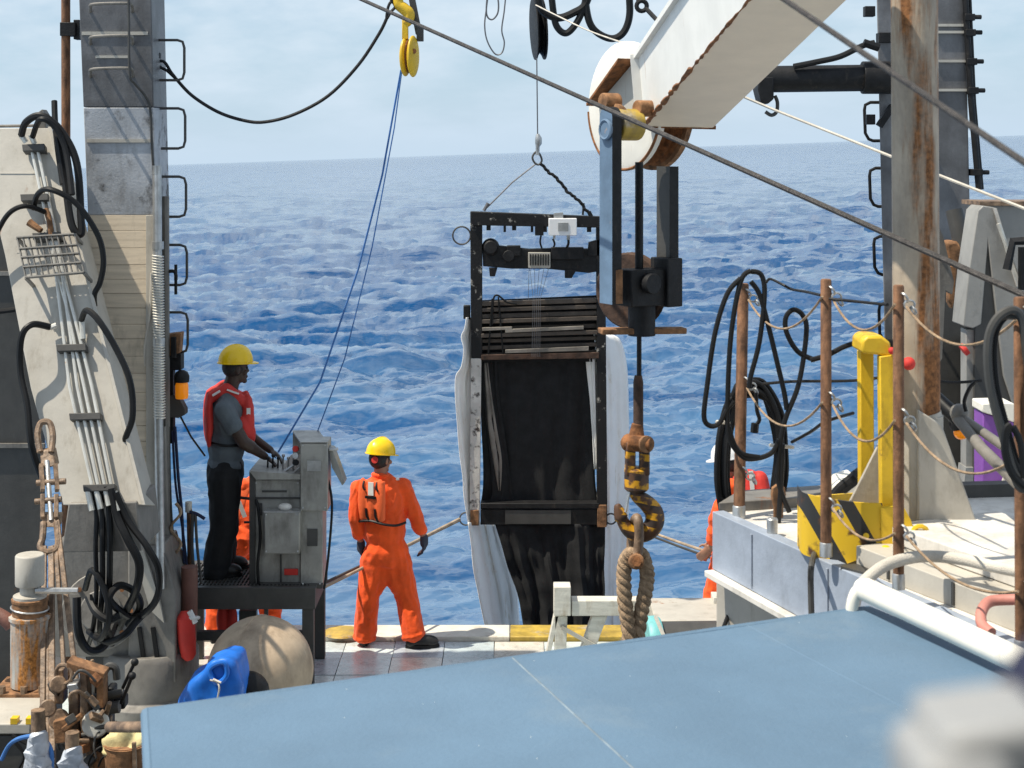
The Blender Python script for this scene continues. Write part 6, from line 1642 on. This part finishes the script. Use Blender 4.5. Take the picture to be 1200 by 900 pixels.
for i in range(n_ - 1):
    ff += [(i, i + 1, n_ + i + 1, n_ + i), (2 * n_ + i + 1, 2 * n_ + i, 3 * n_ + i, 3 * n_ + i + 1), (n_ + i, n_ + i + 1, 3 * n_ + i + 1, 3 * n_ + i), (i + 1, i, 2 * n_ + i, 2 * n_ + i + 1)]
ff += [(0, n_, 3 * n_, 2 * n_), (n_ - 1, 3 * n_ - 1, 4 * n_ - 1, 2 * n_ - 1)]
b.add(vv, ff); b.build('plate', M_haz, t)
b = MB(); b.prism([P(936, 589, 6.2), P(950, 582, 6.45), P(1000, 578, 6.5), P(1000, 594, 6.5), P(950, 596, 6.45), P(937, 600, 6.2)], (.0, .012, 0)); b.build('rear_plate', M_yel, t)
b = MB(); b.pprism([(1032, 596), (1058, 592), (1068, 610), (1076, 640), (1060, 655), (1034, 662)], 5.97, .03); b.build('end_plate', M_yel, t, bev=.003)
b = MB(); b.cyl(P(1015, 628, 5.99), P(1015, 628, 5.96), .012, 8); b.ell(P(1038, 648, 5.93), .03); b.ell(P(1072, 632, 5.94), .026); b.torus(P(1078, 625, 5.92), (0, 1, .2), .03, .009, 12, 6); b.each('bolt', M_yel, t)
t = thing('eye_bolt', 'grey lifting eye bolt standing on the white upper deck', 'eye bolt', G(1167, 634))
c0 = G(1167, 634); b = MB(); b.torus(c0 + U * .05, (.15, 1, 0), .036, .011, 24, 8); b.build('ring', M_galv, t)
b = MB(); b.lathe([(.032, 0), (.03, .008), (.02, .014)], c0, n=14); b.build('base', M_galv, t)
cable('white_hose', [P(1000, 718, 5.05), P(1003, 700, 5.1), P(1012, 683, 5.2), P(1035, 664, 5.3), P(1065, 654, 5.4), P(1095, 652, 5.45), P(1130, 656, 5.4), P(1165, 664, 5.3), P(1215, 674, 5.2)], .021, M_ropew, 'pale hose arching over the hatch coaming at right', 'hose', 12)
cable('red_hose', [P(1162, 742, 4.9), P(1151, 732, 4.95), P(1150, 718, 5.0), P(1158, 706, 5.05), P(1175, 703, 5.05), P(1215, 703, 5.0)], .018, M_hosepk, 'faded red hose curling on the hatch coaming', 'hose', 12)

# hose coil at right edge
t = thing('hose_coil', 'dark grey hose coil hanging on the stanchion at the right edge', 'hose', P(1178, 560, 4.7))
for k in range(7):
    s_ = rc.uniform(-4, 4)
    ctr = [(1188 + s_, 366 + rc.uniform(-3, 5)), (1170 + s_, 374), (1160 + s_, 400), (1162 + s_, 450), (1176 + s_, 505), (1194 + s_, 560 + rc.uniform(-12, 14)), (1212, 560), (1216, 500), (1206 + s_, 420), (1200 + s_, 375)]
    b = MB(); b.tube(spl([P(x, y, 4.62 + .012 * k) for x, y in ctr], 6, True), .0135, 8, True); b.build('turn', M_black if k % 2 else M_greyd, t)
b = MB(); b.tube(spl([P(1185, 498, 4.55), P(1179, 505, 4.55), P(1178, 530, 4.55), P(1186, 555, 4.55), P(1200, 570, 4.55)], 5), .012, 8); b.tube(spl([P(1187, 500, 4.55), P(1196, 520, 4.55), P(1200, 560, 4.55)], 4), .010, 8); b.each('loose_end', M_black, t)

# ivory rail pipe beside the canopy
t = thing('ivory_rail', 'thick ivory-painted pipe rail along the right side of the blue canopy', 'rail', P(1015, 720, 4.85))
b = MB(); r0 = P(1015, 691, 4.86); r1 = P(1200, 777, 4.18); dd_ = (r1 - r0).normalized()
b.tube([r0 - dd_ * .03, r0, r1, r1 + dd_ * 1.6], [.028, .037, .037, .037], 20); b.build('rail', M_pvc, t)
b = MB(); b.tube(spl([P(1012, 688, 4.87), P(1004, 694, 4.87), P(999, 708, 4.87), P(998, 730, 4.87), P(998, 800, 4.87)], 4), .02, 10); b.build('leg', M_pvc, t)

# ------------------------------------------------------------------ blue canopy in the foreground
CH = 1.45
def C(px, py):
    D = CH * F / (py - HY)
    return P(px, py, D)
cA, cB = C(172, 831), C(1018, 711)
cC = cA + V((.25, -.97, 0)) * 2.4; cD = cB + V((.43, -.90, 0)) * 2.6
t = thing('canopy', 'flat blue-painted canopy top with pale seams filling the foreground', 'canopy', V((.6, 3.6, CZ - CH)))
def edgept(f_): return cA.lerp(cB, f_), cC.lerp(cD, f_)
def ripple(p_): return .006 * mnoise.noise(p_ * 1.3) + .0022 * mnoise.noise(p_ * 4)
vs_, fs = [], []
nu = nv = 60
for j in range(nv + 1):
    for i in range(nu + 1):
        p_ = cA.lerp(cB, i / nu).lerp(cC.lerp(cD, i / nu), j / nv)
        vs_.append(p_ + U * ripple(p_))
for j in range(nv):
    for i in range(nu):
        a = j * (nu + 1) + i
        fs.append((a, a + 1, a + nu + 2, a + nu + 1))
b = MB(); b.add(vs_, fs); b.build('sheet', M_blue, t)
b = MB(); b.prism([p_ - U * .04 for p_ in (cA, cB, cD, cC)], (0, 0, .02)); b.build('backing_board', M_greyd, t)
for f_ in (.455, .80):
    a, a2 = edgept(f_)
    b = MB(); b.tube([a.lerp(a2, k / 40) + U * (ripple(a.lerp(a2, k / 40)) - .0026) for k in range(41)], .0040, 8); b.build('seam', M_seam if f_ < .5 else M_blue, t)
b = MB(); b.tube([cA + U * -.012, cB + U * -.012], .016, 8); b.tube([cA + U * -.012, cC + U * -.012], .016, 8); b.build('edge_hem', M_blue, t)
rs = random.Random(21)
b = MB()
for k in range(34):
    p_ = cA.lerp(cB, rs.random()).lerp(cC.lerp(cD, rs.random()), rs.random() * .6)
    b.ell(p_ + U * ripple(p_), (rs.uniform(.0008, .0018), rs.uniform(.0008, .0018), .0010), None, 7, 4)
o_ = b.build('salt_specks', M_refl, t); o_['kind'] = 'stuff'
for p_ in (cD, cC, cB):
    b = MB(); b.cyl(V((p_.x, p_.y, .0)), V((p_.x, p_.y, CZ - CH - .04)) + (cC + cB - cA - p_) * 0, .03, 10); b.build('post', M_tan, t)

# out-of-focus rail post and bag close to the lens at lower right
t = thing('near_post', 'blurred pale grey rail cap close to the lens at lower right', 'post', V((.10, .34, UZ)))
b = MB(); b.box((.097, .34, 3.998), (.021, .03, .065)); b.build('box', M_nearg, t, bev=.004)
b = MB(); b.box((.106, .345, 4.030), (.026, .03, .012), (V((.97, 0, .12)).normalized(), V((0, 1, 0)), V((-.12, 0, .97)).normalized())); b.build('lid', M_nearg, t, bev=.003)
b = MB(); b.cyl((.1, .345, UZ), (.1, .345, 3.98), .008, 14); b.build('post', M_nearg, t)
t = thing('navy_cover', 'blurred dark navy cloth at the lower right corner', 'cloth', V((.13, .38, UZ)))
b = MB(); b.ell((.131, .375, 4.02), (.013, .015, .022), None, 18, 12); o_ = b.build('cloth', M_navy, t)
b = MB(); b.cyl((.134, .375, UZ), (.134, .375, 4.01), .006, 12); b.build('post', M_nearg, t)

# ------------------------------------------------------------------ right A-frame leg and gear behind it
RD = 11.6
t = thing('a_frame_leg', 'dark steel A-frame leg with ladder hoops behind the rust-stained mast', 'mast', P(1095, 700, RD + .3), 'legs of the stern A-frame')
b = MB(); b.hexa([P(1046, 800, RD), P(1148, 800, RD), P(1148, 800, RD + .6), P(1046, 800, RD + .6), P(1026, -60, RD), P(1130, -60, RD), P(1130, -60, RD + .6), P(1026, -60, RD + .6)]); b.build('column', M_tower, t, bev=.008)
b = MB()
for y in (28, 36, 70, 104): b.pbox(1095, y, 1131 + y * .02, y + 3, RD - .02, .03)
b.each('weld_seam', M_greyl, t)
for y, x0 in ((120, 1013), (197, 1019), (277, 1024), (355, 1030)):
    dq = RD + .2
    pts = [P(x0 + 22, y, dq), P(x0 + 7, y, dq), P(x0 + 1, y + 3, dq), P(x0, y + 9, dq), P(x0 + 1, y + 36, dq), P(x0 + 5, y + 43, dq), P(x0 + 10, y + 45, dq), P(x0 + 24, y + 45, dq)]
    MB().tube(pts, .0125, 8).build('ladder_hoop', M_blacks, t)
b = MB(); b.tube([P(1128, -60, RD - .03), P(1138, 120, RD - .03), P(1147, 222, RD - .03)], .024, 8); b.tube([P(1133, -60, RD + .05), P(1141, 120, RD + .05), P(1150, 222, RD + .05)], .020, 8); b.each('conduit', M_blacks, t)
for y in (20, 38, 72, 106, 202):
    b = MB(); b.pbox(1130 + y * .05, y - 4, 1142 + y * .05, y + 4, RD - .06, .12); b.cyl(P(1138 + y * .05, y, RD - .02), P(1149 + y * .05, y, RD - .02), .018, 8); b.build('clamp', M_blacks, t, bev=.004)
b = MB(); b.pbox(1014, 7, 1026, 19, RD, .08); b.pbox(1030, 38, 1045, 50, RD - .04, .1); b.pbox(1016, 134, 1026, 146, RD - .03, .06); b.bar(P(1030, 148, RD - .05), P(1046, 124, RD - .05), .05, .05); b.each('bracket', M_blacks, t, bev=.004)
t = thing('docking_bar', 'thick black horizontal docking bar reaching left from the right leg', 'bar', P(960, 110, RD))
b = MB(); b.cyl(P(888, 93, RD - .1), P(1040, 91, RD - .1), W(15.5, RD), 24); b.cyl(P(1010, 91, RD - .1), P(1044, 91, RD - .1), W(19, RD), 24); b.build('bar', M_blacks, t, bev=.006)
b = MB(); b.pprism([(890, 90), (907, 90), (907, 116), (900, 122), (892, 120), (888, 104)], RD - .22, .24); b.build('end_lug', M_blacks, t, bev=.01)
b = MB(); b.tube(spl([P(908, 112, RD - .1), P(911, 120, RD - .1), P(910, 131, RD - .1), P(904, 135, RD - .1), P(897, 131, RD - .1)], 4), .014, 8); b.build('hook', M_greyd, t)
b = MB(); b.tube(spl([P(930, 78, RD - .2), P(960, 72, RD - .2), P(985, 66, RD - .2), P(1010, 54, RD - .2), P(1025, 50, RD - .2)], 5), .022, 8); b.tube([P(1012, 50, RD - .2), P(1030, 56, RD - .2)], .03, 8); b.build('hose', M_black, t)
one('pale_rope', MB().tube([P(868, 112, 11.4), P(908, 129, 11.3), P(1046, 184, 10.3), P(1102, 206, 10.0), P(1215, 250, 9.4)], .011, 6), M_ropew, 'pale rope stretched from the docking bar to the right edge', 'rope', P(1046, 184, 10.3))

AD = 9.6
t = thing('hydraulic_arm', 'light grey steel arm housing standing at the right edge behind the mast', 'crane arm', P(1160, 600, AD))
b = MB(); b.prism([P(1146, 247, AD), P(1152, 241, AD), P(1165, 243, AD), P(1196, 345, AD), P(1215, 400, AD), P(1215, 560, AD), P(1176, 440, AD), P(1158, 285, AD), P(1150, 380, AD), P(1140, 385, AD), P(1129, 382, AD), P(1135, 320, AD)], (0, .25, 0)); b.build('side_plate', M_plate, t, bev=.006)
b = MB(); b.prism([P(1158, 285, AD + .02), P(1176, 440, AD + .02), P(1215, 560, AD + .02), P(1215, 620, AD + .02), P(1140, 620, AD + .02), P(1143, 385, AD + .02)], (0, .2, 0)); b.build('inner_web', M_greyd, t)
b = MB(); b.pbox(1150, 240, 1230, 350, AD + .28, .3); b.build('housing', M_plate, t, bev=.01)
b = MB(); b.pbox(1148, 236, 1230, 241, AD + .25, .4); b.build('top_lip', M_tan, t)
b = MB(); b.prism([P(1164, 243, AD - .02), P(1168, 244, AD - .02), P(1196, 335, AD - .02), P(1192, 336, AD - .02)], (0, .02, 0)); b.build('rib', M_wdeck, t)
b = MB(); b.tube([P(1170, 262, AD - .08), P(1198, 340, AD - .08)], .014, 8); b.build('pipe', M_steelw, t)
b = MB(); b.tube([P(1180, 316, AD - .15), P(1187, 283, AD - .15), P(1225, 281, AD - .15)], .028, 4); b.pbox(1196, 290, 1204, 340, AD - .14, .05); b.each('bracket', M_blacks, t)
b = MB(); b.pbox(1132, 386, 1144, 552, AD + .05, .12); b.build('column', M_plate, t, bev=.005)
b = MB(); b.pprism([(1132, 548), (1144, 548), (1152, 566), (1130, 566)], AD + .02, .16); b.build('column_foot', M_plate, t)
b = MB(); b.cyl(P(1128, 411, AD), P(1132, 408, AD), .04, 14); b.each('red_knob', M_red, t)
t = thing('ram_lever', 'rusty tan ram fitting hanging beside the right leg', 'ram', P(1120, 380, 10.6))
b = MB(); b.pprism([(1108, 284), (1122, 282), (1134, 296), (1132, 312), (1116, 314), (1110, 300)], 10.6, .2); b.build('fitting', M_rustl, t, bev=.02)
b = MB(); b.pprism([(1113, 312), (1121, 312), (1119, 352), (1116, 362), (1112, 354)], 10.58, .08); b.pbox(1118, 312, 1133, 326, 10.62, .12); b.build('tongue', M_rustl, t, bev=.006)
b = MB(); b.tube([P(1118, 246, 10.7), P(1128, 290, 10.65)], .06, 14); b.build('rod', M_greyd, t)
b = MB(); b.pprism([(1098, 258), (1106, 280), (1118, 330), (1116, 345), (1108, 340), (1104, 420), (1098, 430)], 10.4, .1); b.build('cheek', M_grey, t)
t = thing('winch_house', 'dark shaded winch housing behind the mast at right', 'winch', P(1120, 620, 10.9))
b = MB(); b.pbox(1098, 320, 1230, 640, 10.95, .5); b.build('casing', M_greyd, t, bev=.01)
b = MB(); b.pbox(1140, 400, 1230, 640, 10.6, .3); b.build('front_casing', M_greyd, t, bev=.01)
t = thing('warning_lamp', 'amber lamp with black guard hanging right of the mast', 'lamp', P(1126, 515, 8.8))
b = MB(); b.ell(P(1126, 507, 8.8), (.042, .042, .040), None, 16, 10); b.build('glass', M_amber, t)
b = MB(); b.lathe([(.045, 0), (.05, .015), (.04, .05), (.02, .06)], P(1124, 502, 8.8), (-.3, 0, 1), 14); b.torus(P(1118, 495, 8.8), (0, 1, 0), .025, .008, 10, 5); b.each('cap', M_blacks, t)
t = thing('tripod_strut', 'grey painted strut tubes bracing down to the right edge', 'strut', P(1165, 555, 6.3))
b = MB(); b.tube([P(1118, 485, 6.4), P(1150, 525, 6.1), P(1200, 574, 5.7)], W(7, 6.1), 12); b.build('tube', M_grey, t)
b = MB(); b.tube([P(1128, 490, 6.35), P(1180, 526, 6.0), P(1215, 548, 5.8)], W(5.5, 6.1), 12); b.build('tube', M_grey, t)
b = MB(); b.cyl(P(1096, 466, 6.5), P(1122, 490, 6.38), W(9, 6.4), 14); b.build('rubber_boot', M_black, t)
b = MB(); b.ell(P(1124, 484, 6.36), W(11, 6.4)); b.build('joint', M_grey, t)
b = MB(); b.tube(spl([P(1132, 482, 6.3), P(1130, 470, 6.3), P(1136, 455, 6.3), P(1142, 448, 6.3)], 4), .008, 6); b.build('cable', M_black, t)
t = thing('purple_box', 'purple equipment box with white lid on the far side deck', 'box', P(1170, 583, 8.0))
b = MB(); b.pprism([(1152, 484), (1188, 495), (1188, 587), (1152, 583)], 8.0, .16); b.build('body', M_purp, t, bev=.006)
b = MB(); b.pprism([(1151, 473), (1182, 472), (1189, 473), (1189, 495), (1151, 483)], 7.98, .18); b.build('lid', M_pvc, t, bev=.006)
b = MB(); b.bar(P(1170, 582, 7.97), P(1178, 556, 7.97), .02, .01); b.build('pale_stick', M_ropew, t)
b = MB(); b.pbox(1186, 520, 1192, 534, 7.97, .02); b.pbox(1184, 536, 1190, 546, 7.97, .02); b.each('orange_tag', M_orl, t)
one('storage_ledge', MB().box((3.0, 7.9, 2.22), (2.6, .9, .30)), M_wdeck, 'pale ledge behind the purple box at right', 'ledge', (3.0, 7.9, 2.1), bev=.01)
one('coaming_block', MB().prism([P(985, 566, 6.9), P(1005, 560, 6.9), P(1012, 585, 6.9), P(978, 592, 6.9), P(978, 572, 6.9)], (0, .2, 0)), M_pvc, 'pale rounded block behind the striped yellow guard', 'block', P(990, 592, 6.9), bev=.01)
cable('deck_hose', [P(975, 588, 6.85), P(985, 574, 6.85), P(1000, 562, 6.85), P(1008, 556, 6.8), P(1016, 570, 6.7)], .03, M_black, 'short thick black hose behind the striped yellow guard', 'hose')

# ------------------------------------------------------------------ long wires across the picture
def ext(a, b_, f0, f1): return [a + (b_ - a) * f0, a, b_, b_ + (a - b_) * -f1]
b = MB(); b.tube(ext(P(425, 0, 9.5), P(1200, 346, 5.2), -.25, .15), .0118, 8)
one('stay_cable', b, M_wire, 'long dark stay cable crossing from top left to the right edge', 'cable', P(800, 170, 7))
b = MB(); b.tube(ext(P(920, 0, 3.3), P(1200, 190, 2.5), -.3, .3), .0062, 8)
one('near_stay_cable', b, M_wire, 'blurred near cable crossing the upper right corner', 'cable', P(1060, 95, 2.9))

for o_ in bpy.data.objects:
    for k_ in ('_b', '_floor'):
        if k_ in o_:
            del o_[k_]
